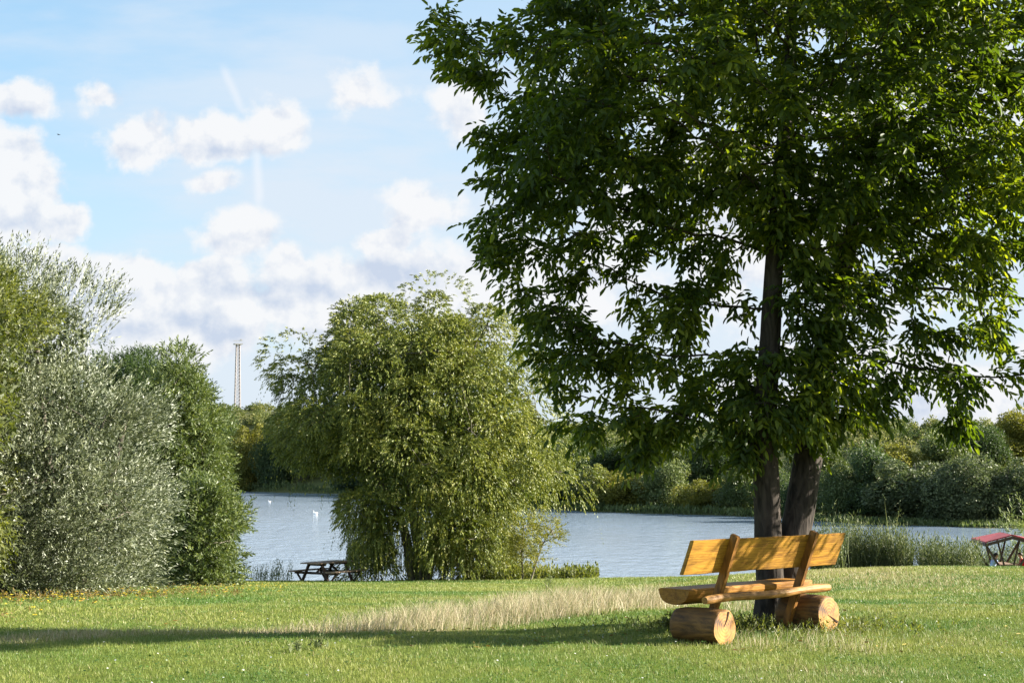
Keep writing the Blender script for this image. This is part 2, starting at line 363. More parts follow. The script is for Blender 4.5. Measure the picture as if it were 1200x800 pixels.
def build_ground():
    xs = np.unique(np.concatenate([np.linspace(-14, 14, 113), np.linspace(-40, 40, 81), np.linspace(-140, 140, 113), np.sign(np.linspace(-1, 1, 61)) * 140 * (30 ** np.abs(np.linspace(-1, 1, 61)))]))
    ys = np.unique(np.concatenate([np.linspace(-900, -20, 14), np.linspace(-20, 10, 16), np.linspace(10, 26, 97), np.linspace(26, 110, 141), np.linspace(110, 520, 240), np.geomspace(520, 5000, 26)]))
    X, Y = np.meshgrid(xs, ys); Z = ground(X, Y)
    V = np.stack([X.ravel(), Y.ravel(), Z.ravel()], -1); nx = len(xs); ny = len(ys)
    i = np.arange((nx - 1) * (ny - 1)); r = i // (nx - 1); c = i % (nx - 1); a = r * nx + c
    Fc = np.stack([a, a + 1, a + nx + 1, a + nx], -1)
    m, N, L, B, O = mat_new('meadow_ground'); B.inputs['Roughness'].default_value = .9; B.inputs['Specular IOR Level'].default_value = .1
    tc = N.new('ShaderNodeTexCoord')
    def nz(s, d=6, ro=.6):
        n = N.new('ShaderNodeTexNoise'); n.inputs['Scale'].default_value = s; n.inputs['Detail'].default_value = d; n.inputs['Roughness'].default_value = ro; L.new(tc.outputs['Object'], n.inputs[0]); return n.outputs[0]
    g1 = ramp(N, [(.3, (.075, .11, .02)), (.55, (.125, .165, .028)), (.75, (.19, .205, .045))]); L.new(nz(14, 10, .75), g1.inputs[0])
    g2 = ramp(N, [(.4, (.8, .85, .8)), (.7, (1.25, 1.12, 1.0))]); L.new(nz(.35, 4), g2.inputs[0])
    mx = N.new('ShaderNodeMix'); mx.data_type = 'RGBA'; mx.blend_type = 'MULTIPLY'; mx.inputs[0].default_value = 1; L.new(g1.outputs[0], mx.inputs[6]); L.new(g2.outputs[0], mx.inputs[7])
    cur = mx.outputs[2]
    far = ramp(N, [(.35, (.07, .085, .03)), (.55, (.13, .13, .045)), (.72, (.24, .215, .10))]); L.new(nz(.07, 8, .65), far.inputs[0])
    for an, col in (('far', far.outputs[0]), ('dry', (.34, .28, .15, 1)), ('soil', (.30, .245, .17, 1))):
        at = N.new('ShaderNodeAttribute'); at.attribute_name = an
        q = N.new('ShaderNodeMix'); q.data_type = 'RGBA'; L.new(at.outputs['Fac'], q.inputs[0]); L.new(cur, q.inputs[6])
        if isinstance(col, tuple): q.inputs[7].default_value = col
        else: L.new(col, q.inputs[7])
        cur = q.outputs[2]
    L.new(cur, B.inputs['Base Color'])
    b = N.new('ShaderNodeBump'); b.inputs['Distance'].default_value = .03; L.new(nz(30, 6, .7), b.inputs['Height']); L.new(b.outputs[0], B.inputs['Normal'])
    x, y = V[:, 0], V[:, 1]
    near = (y > 5) & (y < 75)
    o = np_mesh('ground', V, Fc, m, attrs={'dry': np.where(near, dry_mask(x, y) * .8, 0), 'soil': np.where(near, soil_mask(x, y), 0), 'far': (y > 100).astype(float)}, smooth=True)
    tag(o, 'mown green meadow falling to the lake with low hills beyond', None, None, 'structure')
build_ground()

def build_water():
    m, N, L, B, O = mat_new('lake_water'); B.inputs['Base Color'].default_value = (.24, .31, .40, 1); B.inputs['Roughness'].default_value = .10; B.inputs['IOR'].default_value = 1.333
    B.inputs['Specular IOR Level'].default_value = .5
    tc = N.new('ShaderNodeTexCoord'); mp = N.new('ShaderNodeMapping'); mp.inputs['Scale'].default_value = (1, .45, 1); mp.inputs['Rotation'].default_value = (0, 0, R(12)); L.new(tc.outputs['Object'], mp.inputs[0])
    n = N.new('ShaderNodeTexNoise'); n.inputs['Scale'].default_value = .8; n.inputs['Detail'].default_value = 8; n.inputs['Roughness'].default_value = .62; L.new(mp.outputs[0], n.inputs[0])
    n2 = N.new('ShaderNodeTexNoise'); n2.inputs['Scale'].default_value = .05; n2.inputs['Detail'].default_value = 3; L.new(mp.outputs[0], n2.inputs[0])
    mu = N.new('ShaderNodeMapRange'); L.new(n2.outputs[0], mu.inputs[0]); mu.inputs[1].default_value = .35; mu.inputs[2].default_value = .65; mu.inputs[3].default_value = .11; mu.inputs[4].default_value = .24
    b = N.new('ShaderNodeBump'); L.new(mu.outputs[0], b.inputs['Distance']); L.new(n.outputs[0], b.inputs['Height']); L.new(b.outputs[0], B.inputs['Normal'])
    V = np.array([(-600, 60, WATER + E), (600, 60, WATER + E), (600, 620, WATER + E), (-600, 620, WATER + E)])
    o = np_mesh('water', V, np.array([[0, 1, 2, 3]]), m)
    tag(o, 'rippled blue lake reflecting the pale sky', None, None, 'structure')
build_water()

# ------------------------------------------------------------------ foliage tools
def nrm(v): return v / np.maximum(np.linalg.norm(v, axis=-1, keepdims=True), 1e-9)
def leaves(B, D, Nn, L, Wd, tint, hexa=False, fold=.25, curl=.12):
    D = nrm(D); S = nrm(np.cross(Nn, D)); N2 = np.cross(D, S); L = L[:, None]; Wd = Wd[:, None]; n = len(B)
    if hexa:
        v = [B, B + D * .26 * L + S * .40 * Wd + N2 * fold * Wd, B + D * .66 * L + S * .42 * Wd + N2 * (fold * Wd - curl * .4 * L), B + D * L - N2 * curl * L,
             B + D * .66 * L - S * .42 * Wd + N2 * (fold * Wd - curl * .4 * L), B + D * .26 * L - S * .40 * Wd + N2 * fold * Wd]
        i = np.arange(n)[:, None] * 6; Fc = np.concatenate([i + np.array([[0, 1, 2, 3]]), i + np.array([[0, 3, 4, 5]])]); k = 6
    else:
        v = [B, B + D * .42 * L + S * .5 * Wd, B + D * L - N2 * curl * L, B + D * .42 * L - S * .5 * Wd]
        i = np.arange(n)[:, None] * 4; Fc = i + np.array([[0, 1, 2, 3]]); k = 4
    V = np.stack(v, 1).reshape(-1, 3)
    return V, Fc, np.repeat(tint, k)
def strands(O, Dr, L, n, droop, lL, lW, spread=.5, ldroop=.2, jit=.35, upn=.6, hexa=False, tint=None, tj=.5, pair=False):
    M = len(O); s = np.linspace(.12, 1, n)[None, :, None]; g = np.array([0, 0, -1.0])
    Dr = nrm(Dr); L_ = np.broadcast_to(np.asarray(L, float), (M,))[:, None, None]
    dr = np.broadcast_to(np.asarray(droop, float), (M,))[:, None, None]
    pos = O[:, None, :] + Dr[:, None, :] * s * L_ + g * dr * L_ * s * s
    tan = nrm(Dr[:, None, :] + 2 * dr * s * g)
    rv = nrm(rng.normal(size=(M, 1, 3))); side = nrm(np.cross(tan, rv + 0 * tan))
    sg = np.where(np.arange(n) % 2 == 0, 1.0, -1.0)[None, :, None]
    if pair: side = nrm(np.cross(tan, np.array([0, 0, 1.0]) + .35 * rv))
    ld = tan * (1 - spread) + side * sg * spread + rng.normal(size=(M, n, 3)) * jit * .4 + g * ldroop
    ld[:, -1] = tan[:, -1] + g * ldroop * .5
    nn = np.array([0, 0, 1.0]) * upn + rng.normal(size=(M, n, 3)) * (1 - upn) * .9
    if tint is None: tint = rng.random(M)
    tt = np.clip(tint[:, None] * (1 - tj) + rng.random((M, n)) * tj, 0, 1)
    k = M * n; sc = rng.uniform(.7, 1.15, k)
    return leaves(pos.reshape(k, 3), ld.reshape(k, 3), nn.reshape(k, 3), lL * sc, lW * sc, tt.reshape(k), hexa)
def merge(parts):
    Vs, Fs, Ts = [], [], []; o = 0
    for V, Fc, T in parts: Vs.append(V); Fs.append(Fc + o); Ts.append(T); o += len(V)
    return np.concatenate(Vs), np.concatenate(Fs), np.concatenate(Ts)
def in_poly(px, py, poly):
    poly = np.array(poly, float); inside = np.zeros(len(px), bool); j = len(poly) - 1
    for i in range(len(poly)):
        xi, yi = poly[i]; xj, yj = poly[j]
        c = ((yi > py) != (yj > py)) & (px < (xj - xi) * (py - yi) / (yj - yi + 1e-12) + xi); inside ^= c; j = i
    return inside
def edge_dist(px, py, poly):
    poly = np.array(poly, float); d = np.full(len(px), 1e9); p = np.stack([px, py], -1)
    for i in range(len(poly)):
        a = poly[i]; b = poly[(i + 1) % len(poly)]; ab = b - a
        t = np.clip(((p - a) @ ab) / (ab @ ab + 1e-9), 0, 1); d = np.minimum(d, np.linalg.norm(p - (a + t[:, None] * ab), axis=1))
    return d
def inflate(poly, d0, tmax, n, power=1.0):
    """points filling a body whose outline is poly at distance d0 and whose half depth reaches tmax metres"""
    poly = np.array(poly, float); lo = poly.min(0); hi = poly.max(0); out = []
    tot = 0
    while tot < n:
        k = n * 3; px = rng.uniform(lo[0], hi[0], k); py = rng.uniform(lo[1], hi[1], k); dz = rng.uniform(-tmax, tmax, k)
        ok = in_poly(px, py, poly); px, py, dz = px[ok], py[ok], dz[ok]
        e = edge_dist(px, py, poly) * d0 / F
        T = tmax * np.sqrt(1 - (1 - np.clip(e / tmax, 0, 1)) ** 2)
        ok = np.abs(dz) < T; q = P(px[ok], py[ok], d0); q[:, 1] += dz[ok]; out.append(q); tot += len(q)
    return np.concatenate(out)[:n]
def grow(seeds, parents, A, step, kill, infl, iters, bias=(0, 0, 0), maxn=30000):
    Pn = np.zeros((maxn, 3)); n = len(seeds); Pn[:n] = seeds; par = list(parents); kids = [0] * n
    for p in parents:
        if p >= 0: kids[p] += 1
    d = np.full(len(A), 1e9); idx = np.zeros(len(A), int)
    for i in range(n):
        q = np.linalg.norm(A - Pn[i], axis=1); m = q < d; d[m] = q[m]; idx[m] = i
    for it in range(iters):
        if len(A) == 0 or n > maxn - 3000: break
        act = d < infl
        if not act.any(): act = d < d.min() + step * 2
        v = (A[act] - Pn[idx[act]]) / d[act][:, None]; ui, inv = np.unique(idx[act], return_inverse=True)
        acc = np.zeros((len(ui), 3)); np.add.at(acc, inv, v)
        acc = nrm(nrm(acc) + np.array(bias) + rng.normal(size=acc.shape) * .12)
        keep = np.array([kids[i] < 4 for i in ui]); ui = ui[keep]; acc = acc[keep]
        if len(ui) == 0: break
        new = Pn[ui] + acc * step; m = len(new); Pn[n:n + m] = new
        for i in ui: par.append(int(i)); kids[i] += 1; kids.append(0)
        for s0 in range(0, m, 400):
            q = np.linalg.norm(A[:, None, :] - new[None, s0:s0 + 400, :], axis=2); j = q.argmin(1); qq = q[np.arange(len(A)), j]; mm = qq < d
            d[mm] = qq[mm]; idx[mm] = n + s0 + j[mm]
        n += m; ok = d > kill; A = A[ok]; d = d[ok]; idx = idx[ok]
    return Pn[:n].copy(), np.array(par)
def radii(par, tip, expo=2.3):
    n = len(par); acc = np.zeros(n); has = np.zeros(n, bool)
    r = np.zeros(n)
    for i in range(n - 1, -1, -1):
        r[i] = acc[i] ** (1 / expo) if has[i] else tip
        p = par[i]
        if p >= 0: acc[p] += r[i] ** expo; has[p] = True
    return r
def segs(Pn, par, r, start, k=5, rmax=1e9):
    i = np.arange(len(par)); i = i[(i >= start) & (par >= 0)]; a = Pn[par[i]]; b = Pn[i]; ra = np.minimum(np.minimum(r[par[i]], r[i] * 1.35), rmax); rb = np.minimum(r[i], rmax)
    t = nrm(b - a); ref = np.where(np.abs(t[:, 2:3]) < .9, np.array([[0, 0, 1.0]]), np.array([[1.0, 0, 0]])); s = nrm(np.cross(t, ref)); q = np.cross(s, t)
    th = np.arange(k) * 2 * np.pi / k; c = np.cos(th)[None, :, None]; sn = np.sin(th)[None, :, None]
    o = s[:, None] * c + q[:, None] * sn; A_ = a[:, None] + o * ra[:, None, None]; B_ = b[:, None] + o * rb[:, None, None]
    V = np.concatenate([A_, B_], 1).reshape(-1, 3); base = (np.arange(len(i)) * 2 * k)[:, None]; Fs = []
    for j in range(k): Fs.append(base + np.array([[j, (j + 1) % k, k + (j + 1) % k, k + j]]))
    return V, np.concatenate(Fs)
def tube(pts, rads, sides=22, rough=.07, sub=10, flare=None):
    """one continuous knobbly trunk through pts"""
    pts = np.array(pts, float); n = len(pts); t = np.linspace(0, n - 1, (n - 1) * sub + 1)
    def cr(a, t):
        i = np.clip(np.floor(t).astype(int), 0, n - 2); f = (t - i)[:, None] if a.ndim > 1 else (t - i)
        p0 = a[np.maximum(i - 1, 0)]; p1 = a[i]; p2 = a[i + 1]; p3 = a[np.minimum(i + 2, n - 1)]
        return .5 * (2 * p1 + (p2 - p0) * f + (2 * p0 - 5 * p1 + 4 * p2 - p3) * f ** 2 + (3 * p1 - p0 - 3 * p2 + p3) * f ** 3)
    C = cr(pts, t); Rr = cr(np.array(rads, float), t); T = nrm(np.gradient(C, axis=0))
    s = nrm(np.cross(T, np.array([0, 1.0, 0.02]))); q = np.cross(s, T); th = np.arange(sides) * 2 * np.pi / sides
    V = []
    for j in range(len(t)):
        for a in th:
            off = s[j] * math.cos(a) + q[j] * math.sin(a); w = C[j] + off * Rr[j]
            k = 1 + rough * (mnoise.noise(Vector((w[0] * 4, w[1] * 4, w[2] * 1.3))) * 1.3 + .6 * mnoise.noise(Vector((w[0] * 13, w[1] * 13, w[2] * 3))))
            V.append(C[j] + off * Rr[j] * k)
    V = np.array(V); i = np.arange((len(t) - 1) * sides); r_ = i // sides; c_ = i % sides
    Fc = np.stack([r_ * sides + c_, r_ * sides + (c_ + 1) % sides, (r_ + 1) * sides + (c_ + 1) % sides, (r_ + 1) * sides + c_], -1)
    return V, Fc, C, Rr

# ------------------------------------------------------------------ the big two-stemmed tree
def big_tree():
    D0 = 17.9; base = on_ground(910, D0); ppm = F / D0
    root = empty('broadleaf_tree', base, 0, 'large dark green broadleaf tree with two trunks behind the log bench', 'tree')
    poly = [(498, 62), (520, 6), (560, 22), (606, 34), (645, -20), (620, -160), (680, -300), (800, -380), (950, -400), (1100, -360), (1200, -260), (1270, -120), (1300, 60), (1290, 200), (1240, 300), (1205, 330), (1185, 380), (1200, 440),
            (1160, 462), (1130, 525), (1085, 500), (1030, 500), (985, 470), (950, 505), (905, 495), (865, 585), (820, 560), (760, 565), (700, 530), (650, 492), (655, 440), (612, 405), (590, 345), (612, 318), (515, 292), (530, 262), (592, 245), (570, 208), (528, 178), (565, 150), (560, 112), (520, 92)]
    A = inflate(poly, D0, 3.3, 6000); hgt = A[:, 2]; A = A[np.abs(A[:, 1] - D0) < 3.3 * (.15 + .85 * sstep(hgt, 3.2, 6.4))]
    # gaps: drop points where a coarse 3-D noise is low
    bx = np.stack([rng.uniform(5.7, 7.4, 110), rng.uniform(16.5, 18.0, 110), rng.uniform(2.35, 3.6, 110)], -1); A = np.concatenate([A, bx])  # extra low twigs added beyond the right edge to dapple the bench back
    nf = 560; ex = P(rng.uniform(850, 1010, nf), rng.uniform(170, 505, nf), D0); ex[:, 1] -= rng.uniform(.25, .7, nf); A = np.concatenate([A, ex])
    keep = np.array([mnoise.noise(Vector(p * 1.0)) + .45 * mnoise.noise(Vector(p * 2.3)) > -.29 for p in (A * 1.0)]); A = A[keep]; A = A[~((A[:, 0] > 3.9) & (A[:, 0] < 5.6) & (A[:, 2] < 2.15))]
    # trunks
    t1 = [(904, 742), (903, 690), (900, 620), (898, 560), (897, 480), (902, 400), (908, 300), (915, 200), (925, 90), (930, -60), (940, -220)]
    r1 = [.23, .155, .14, .135, .125, .11, .095, .08, .062, .04, .02]
    t2 = [(920, 742), (924, 690), (932, 625), (943, 560), (955, 490), (968, 410), (985, 330), (1005, 250), (1030, 150), (1050, 20), (1060, -150)]
    r2 = [.22, .18, .165, .155, .145, .12, .10, .085, .065, .045, .02]
    d1 = [D0, D0, D0, D0 - .05, D0 - .1, D0 - .2, D0 - .25, D0 - .2, D0, D0 + .1, D0]; d2 = [D0 + .1, D0 + .1, D0 + .15, D0 + .2, D0 + .3, D0 + .4, D0 + .5, D0 + .5, D0 + .5, D0 + .5, D0 + .6]
    p1 = np.array([P(a, b, d) for (a, b), d in zip(t1, d1)]); p2 = np.array([P(a, b, d) for (a, b), d in zip(t2, d2)])
    p1[0, 2] = p2[0, 2] = base.z - .12
    V1, F1, C1, R1 = tube(p1, r1); V2, F2, C2, R2 = tube(p2, r2)
    def pick(C, z0): return C[C[:, 2] > z0][::6]
    s1 = pick(C1, 1.9); s2 = pick(C2, 1.9)
    seeds = np.concatenate([s1, s2]); par = [-1] + list(range(len(s1) - 1)) + [-1] + list(range(len(s1), len(s1) + len(s2) - 1)); ns = len(seeds)
    Pn, pr = grow(seeds, par, A, .17, .24, 1.6, 60, (0, 0, .03))
    r = radii(pr, .0045, 2.35); Vb, Fb = segs(Pn, pr, r, ns, 6, .085)
    V = np.concatenate([V1, V2, Vb]); Fc = np.concatenate([F1, F2 + len(V1), Fb + len(V1) + len(V2)])
    np_mesh('trunk', V, Fc, M_BARK, root, smooth=True, origin=base)
    # leaves: pinnate sprays on the thin twigs
    thin = np.where((r < .016) & (np.arange(len(r)) >= ns))[0]
    tips = np.where((r < .0052) & (np.arange(len(r)) >= ns))[0]
    src = np.concatenate([np.repeat(thin, 1), np.repeat(tips, 3)])
    tgt = 21500; zz = Pn[src][:, 2]; tx = 600 + F * Pn[src][:, 0] / Pn[src][:, 1]
    wt = np.interp(zz, [1.8, 4.2, 5.2, 9], [1.25, 1.3, .9, .75]) * np.where((tx > 690) & (tx < 1010) & (zz < 4.4), 1.25, 1.0); src = rng.choice(src, tgt, replace=True, p=wt / wt.sum())
    O = Pn[src] + rng.normal(size=(tgt, 3)) * .05; tw = nrm(Pn[src] - Pn[pr[src]])
    ctr = np.array([base.x, D0, 4.5]); outw = nrm(O - ctr)
    Dr = tw * .5 + outw * .3 + rng.normal(size=(tgt, 3)) * .55 + np.array([0, 0, .05])
    tint = np.clip(vnoise(O[:, 0], O[:, 2], .8, 31) * .9 + (rng.random(tgt) - .5) * .5, 0, 1)
    h = tgt // 2
    a = strands(O[:h], Dr[:h], rng.uniform(.16, .28, h), 7, .28,   .108, .044, .62, .25, .5, .55, True, tint[:h], .4, True)
    b = strands(O[h:], Dr[h:], rng.uniform(.14, .24, tgt - h), 5, .35, .118, .047, .55, .35, .6, .45, True, tint[h:], .4, True)
    # hanging lower sprigs in front of the far bank
    V, Fc, T = merge([a, b])
    np_mesh('crown', V, Fc, M_ASH, root, attrs={'tint': T}, origin=base)
    print('big tree nodes', len(Pn), 'leaflets', len(T) // 6)
big_tree()

# ------------------------------------------------------------------ puffed crowns at middle distance
def mid_tree(name, label, cat, poly, d0, tmax, mat, bark, npuff, pr_, nstr, nleaf, style, trunks, ncore=4000, core=.25, group=None):
    base = on_ground(trunks[0][0], d0)
    root = empty(name, base, 0, label, cat, group)
    ctr_px = np.mean(np.array(poly), 0); ctr = P(ctr_px[0], ctr_px[1], d0)
    C = inflate(poly, d0, tmax, 6000); up_ = (400 - HY) / F
    vv = (C[:, 2] - E) / C[:, 1]; cpy = HY - vv * F; cpx = 600 + C[:, 0] / C[:, 1] * F
    C = C[edge_dist(cpx, cpy, poly) * d0 / F > pr_ * .62]; C = C[:2500]
    # keep puffs near the surface: prefer points far from the middle
    e = np.linalg.norm((C - ctr) / np.array([1, 1.0, 1]), axis=1); w = (e / e.max()) ** 1.3 + .05
    order = rng.permutation(len(C)); order = order[np.argsort(-w[order] + rng.random(len(C)) * .5)]; keep_ = []; rk = []
    for i in order:
        ri = pr_ * rng.uniform(.5, 1.6)
        if keep_ and np.any(np.linalg.norm(C[keep_] - C[i], axis=1) < (np.array(rk) + ri) * (.78 if style == 'weep' else .68)): continue
        keep_.append(i); rk.append(ri)
        if len(keep_) >= npuff: break
    C = C[keep_]; rad = np.array(rk); npuff = len(C); print(name, 'puffs', npuff)
    k = nstr // npuff; nn = nrm(rng.normal(size=(npuff, k, 3)) + np.array([0, 0, .25]))
    rr = rng.uniform(.5, 1.0, (npuff, k, 1)) ** .28; own = np.repeat(np.arange(npuff), k)
    O = (C[:, None] + nn * rr * rad[:, None, None] * np.array([1, 1, .8])).reshape(-1, 3); nn = nn.reshape(-1, 3)
    k_ = O[:, 2] > ground(O[:, 0], O[:, 1]) + .08; O = O[k_]; nn = nn[k_]; own = own[k_]
    gl = nrm(O - ctr)
    tint = np.clip(rng.random(npuff)[own] * .45 + rng.random(len(O)) * .6, 0, 1)
    if style == 'weep':
        Dr = nn * .7 + gl * .4 + rng.normal(size=O.shape) * .25; L = rng.uniform(.15, .4, len(O)); dro = .4
        hang = rng.random(len(O)) < .05; L[hang] = rng.uniform(.7, 1.6, hang.sum()); Dr[hang] = nn[hang] * .35 + np.array([0, 0, -.7]) + rng.normal(size=(hang.sum(), 3)) * .12
        hh = O[:, 2] - ground(O[:, 0], O[:, 1]); L = np.minimum(L, np.maximum(hh * .85, .15))
        parts = strands(O, Dr, L, nleaf, dro, .115, .040, .35, .35, .5, .4, False, tint)
        nc_ = 1500; cx_ = np.concatenate([rng.uniform(408, 446, nc_ // 4), rng.uniform(446, 486, nc_ // 12), rng.uniform(486, 600, nc_ - nc_ // 4 - nc_ // 12)]); dd = d0 - rng.uniform(-2.5, 2.8, len(cx_))
        z_ = ground((cx_ - 600) / F * dd, dd) + rng.uniform(1.0, 3.4, len(cx_)); Oc = np.stack([(cx_ - 600) / F * dd, dd, z_], -1); Lc = (z_ - ground(Oc[:, 0], dd)) * rng.uniform(.5, .93, len(cx_))
        cl = vnoise(Oc[:, 0], dd, .8, 41, 2) > .40; Oc, Lc = Oc[cl], Lc[cl]
        parts = merge([parts, strands(Oc, np.array([0, 0, -1.]) + rng.normal(size=Oc.shape) * .1, Lc, 26, .02, .12, .034, .4, .3, .5, .3, False, rng.random(len(Oc)))])
    elif style == 'silver':
        Dr = nn * .35 + gl * .55 + np.array([.30, 0, .75]) + rng.normal(size=O.shape) * .22; L = rng.uniform(.25, .7, len(O)); dro = .08
        parts = strands(O, Dr, L, nleaf, dro, .092, .024, .34, .02, .5, .2, False, tint, .7)
    elif style == 'lime':
        Dr = nn * .4 + gl * .5 + np.array([.05, 0, .4]) + rng.normal(size=O.shape) * .35; L = rng.uniform(.2, .5, len(O)); dro = .2
        parts = strands(O, Dr, L, nleaf, dro, .095, .032, .42, .1, .5, .3, False, tint, .6)
    else:
        Dr = nn * .5 + gl * .4 + np.array([.12, 0, .45]) + rng.normal(size=O.shape) * .3; L = rng.uniform(.25, .6, len(O)); dro = .15
        parts = strands(O, Dr, L, nleaf, dro, .125, .042, .42, .1, .5, .3, False, tint, .6)
    ci = inflate(poly, d0, tmax, ncore * 3); cpx = 600 + (ci[:, 0] / ci[:, 1]) * F; ci = ci[ci[:, 2] > ground(ci[:, 0], ci[:, 1]) + .15]
    ci = ctr + (ci - ctr) * np.array([.76, .66, .82]); ci = ci[:ncore]; nc = len(ci); cs = core * rng.uniform(.6, 1.3, nc)
    parts = merge([parts, leaves(ci, rng.normal(size=(nc, 3)) + [0, 0, -.3], rng.normal(size=(nc, 3)), cs, cs * .42, rng.random(nc) * .5)])
    V, Fc, T = parts
    np_mesh('crown', V, Fc, mat, root, attrs={'tint': T}, origin=base)
    seeds = []; par = []; VV = []; FF = []; off = 0
    for tr in trunks:
        px = tr[0]; pts = [P(px, 0, d0)]; pts[0][2] = base.z - .15
        for (x_, y_) in tr[2:]: pts.append(P(x_, y_, d0))
        n_ = len(pts); rads = list(np.linspace(tr[1], tr[1] * .35, n_))
        v, f, Cc, _ = tube(pts, rads, 12, .08, 6); VV.append(v); FF.append(f + off); off += len(v)
        s = Cc[len(Cc) // 4::4]; o = len(seeds); seeds += list(s); par += [-1] + list(range(o, o + len(s) - 1))
    Pn, pr2 = grow(np.array(seeds), par, C + rng.normal(size=C.shape) * .1, .4 * max(.6, pr_), .45 * max(.6, pr_), 6, 40, (0, 0, .05), 8000)
    r = radii(pr2, .012, 2.2); Vb, Fb = segs(Pn, pr2, r, len(seeds), 5, trunks[0][1] * .5)
    VV.append(Vb); FF.append(Fb + off)
    np_mesh('trunk', np.concatenate(VV), np.concatenate(FF), bark, root, smooth=True, origin=base)
    return root

willow_poly = [(500, 332), (535, 338), (583, 352), (612, 390), (640, 415), (650, 470), (664, 515), (684, 560), (680, 590), (645, 605), (625, 625), (605, 660), (592, 715), (520, 715), (500, 655), (486, 632), (462, 640), (450, 710), (412, 705), (400, 620),
               (396, 590), (400, 560), (372, 580), (352, 560), (325, 545), (312, 500), (322, 455), (332, 405), (362, 395), (388, 362), (430, 345), (470, 346)]
mid_tree('weeping_willow', 'tall rounded green willow at the lake edge beside the picnic table', 'tree', willow_poly, 67.5, 4.6, M_WILLOW, M_BARK2, 165, .95, 32000, 12, 'weep',
         [(500, .24, (490, 640), (480, 580), (470, 500), (465, 420)), (500, .26, (510, 630), (540, 560), (570, 480)), (488, .22, (470, 610), (430, 540), (380, 470))], 30000, .22)
mid_tree('silver_willow', 'large silvery grey willow bush at the left edge with wind swept top', 'tree', [(-140, 330), (-60, 305), (10, 306), (40, 296), (78, 318), (104, 340), (112, 372), (100, 400), (140, 436), (180, 452), (190, 490), (180, 540), (192, 600), (178, 670), (150, 735), (60, 745), (-60, 745), (-140, 740)],
         32, 3.0, M_SILVER, M_BARK2, 130, .62, 30000, 12, 'silver', [(60, .12, (60, 600), (50, 480), (40, 380)), (100, .10, (120, 600), (140, 520), (150, 480)), (20, .10, (-20, 560), (-50, 430))], 26000, .11)
mid_tree('lime_willow', 'yellow green leafy bush in front of the silvery willow at the left edge', 'tree', [(-190, 420), (-150, 330), (-70, 305), (0, 318), (36, 335), (52, 380), (40, 440), (46, 490), (22, 530), (2, 570), (6, 620), (-10, 660), (-30, 712), (-180, 716)],
         28.5, 1.6, M_LIME, M_BARK2, 110, .42, 9000, 12, 'lime', [(-60, .10, (-55, 560), (-40, 420)), (-70, .07, (-65, 600), (-40, 480))], 8000, .12)
mid_tree('grey_green_willow', 'upright grey green willow with a pointed top right of the silvery bush', 'tree', [(150, 676), (160, 600), (158, 520), (172, 450), (190, 420), (212, 402), (232, 420), (238, 455), (255, 480), (262, 520), (270, 560), (262, 610), (274, 650), (266, 715), (150, 718)],
         54, 2.6, M_GREEN, M_BARK2, 170, .6, 10500, 12, 'mid', [(205, .16, (208, 600), (212, 500), (214, 440)), (225, .10, (240, 600), (250, 530))], 12000, .18)
mid_tree('olive_bush', 'low loose olive bush overhanging the water right of the upright willow', 'bush', [(205, 680), (195, 630), (205, 575), (232, 560), (262, 578), (282, 598), (292, 622), (280, 650), (276, 705), (240, 712), (205, 710)],
         50, 1.4, M_GREEN, M_BARK2, 60, .4, 3600, 12, 'mid', [(240, .06, (240, 640), (235, 600)), (250, .05, (265, 640), (275, 620))], 1500, .22)
mid_tree('round_dark_tree', 'dull dark green tree showing behind the bushes at the left shore', 'tree', [(95, 430), (125, 410), (160, 408), (195, 420), (205, 480), (200, 600), (110, 620)],
         69, 3.0, M_DARK, M_BARK2, 90, .8, 5500, 12, 'mid', [(150, .2, (150, 600), (150, 480))], 4000, .35)
mid_tree('young_elder', 'small thin sapling with sparse reddish green leaves right of the willow', 'bush', [(596, 662), (600, 625), (622, 605), (655, 612), (662, 630), (640, 650), (636, 668)],
         62, .9, M_YELLOW, M_BARK2, 24, .35, 700, 9, 'lime', [(612, .04, (612, 640), (614, 615)), (620, .035, (635, 640), (648, 620))], 40, .15)

# ------------------------------------------------------------------ far shore
def blob_crown(n, size, puffs, seedn, flat=1.0):
    """unit crown: radius about 1, height 2, standing on z=0"""
    r_ = np.random.default_rng(seedn); C = nrm(r_.normal(size=(puffs, 3))) * (r_.random((puffs, 1)) ** .5) * .68; C[:, 2] = np.abs(C[:, 2] + .35) * 1.25 + .15
    rad = r_.uniform(.22, .46, puffs); k = n // puffs
    nn = nrm(r_.normal(size=(puffs, k, 3))); O = C[:, None] + nn * rad[:, None, None] * r_.uniform(.75, 1.05, (puffs, k, 1)); O = O.reshape(-1, 3); nn = nn.reshape(-1, 3)
    d = nrm(nn * .3 + r_.normal(size=nn.shape) * .6 + np.array([0, 0, .1])); no = nn * .5 + r_.normal(size=nn.shape) * .5
    t = np.clip(np.repeat(r_.random(puffs), k) * .4 + r_.random(len(O)) * .6, 0, 1)
    sc = r_.uniform(.6, 1.3, len(O)) * size
    O[:, 2] = np.maximum(O[:, 2], 0.02)
    return leaves(O, d, no, sc, sc * .55, t)
CROWNS = {}
def crown_mesh(kind, var):
    key = (kind.name, var)
    if key not in CROWNS:
        V, Fc, T = blob_crown(28000, .062, 26 + 6 * var, 40 + var * 7)
        o = np_mesh('crown', V, Fc, kind, attrs={'tint': T}); me = o.data; bpy.data.objects.remove(o); CROWNS[key] = me
    return CROWNS[key]
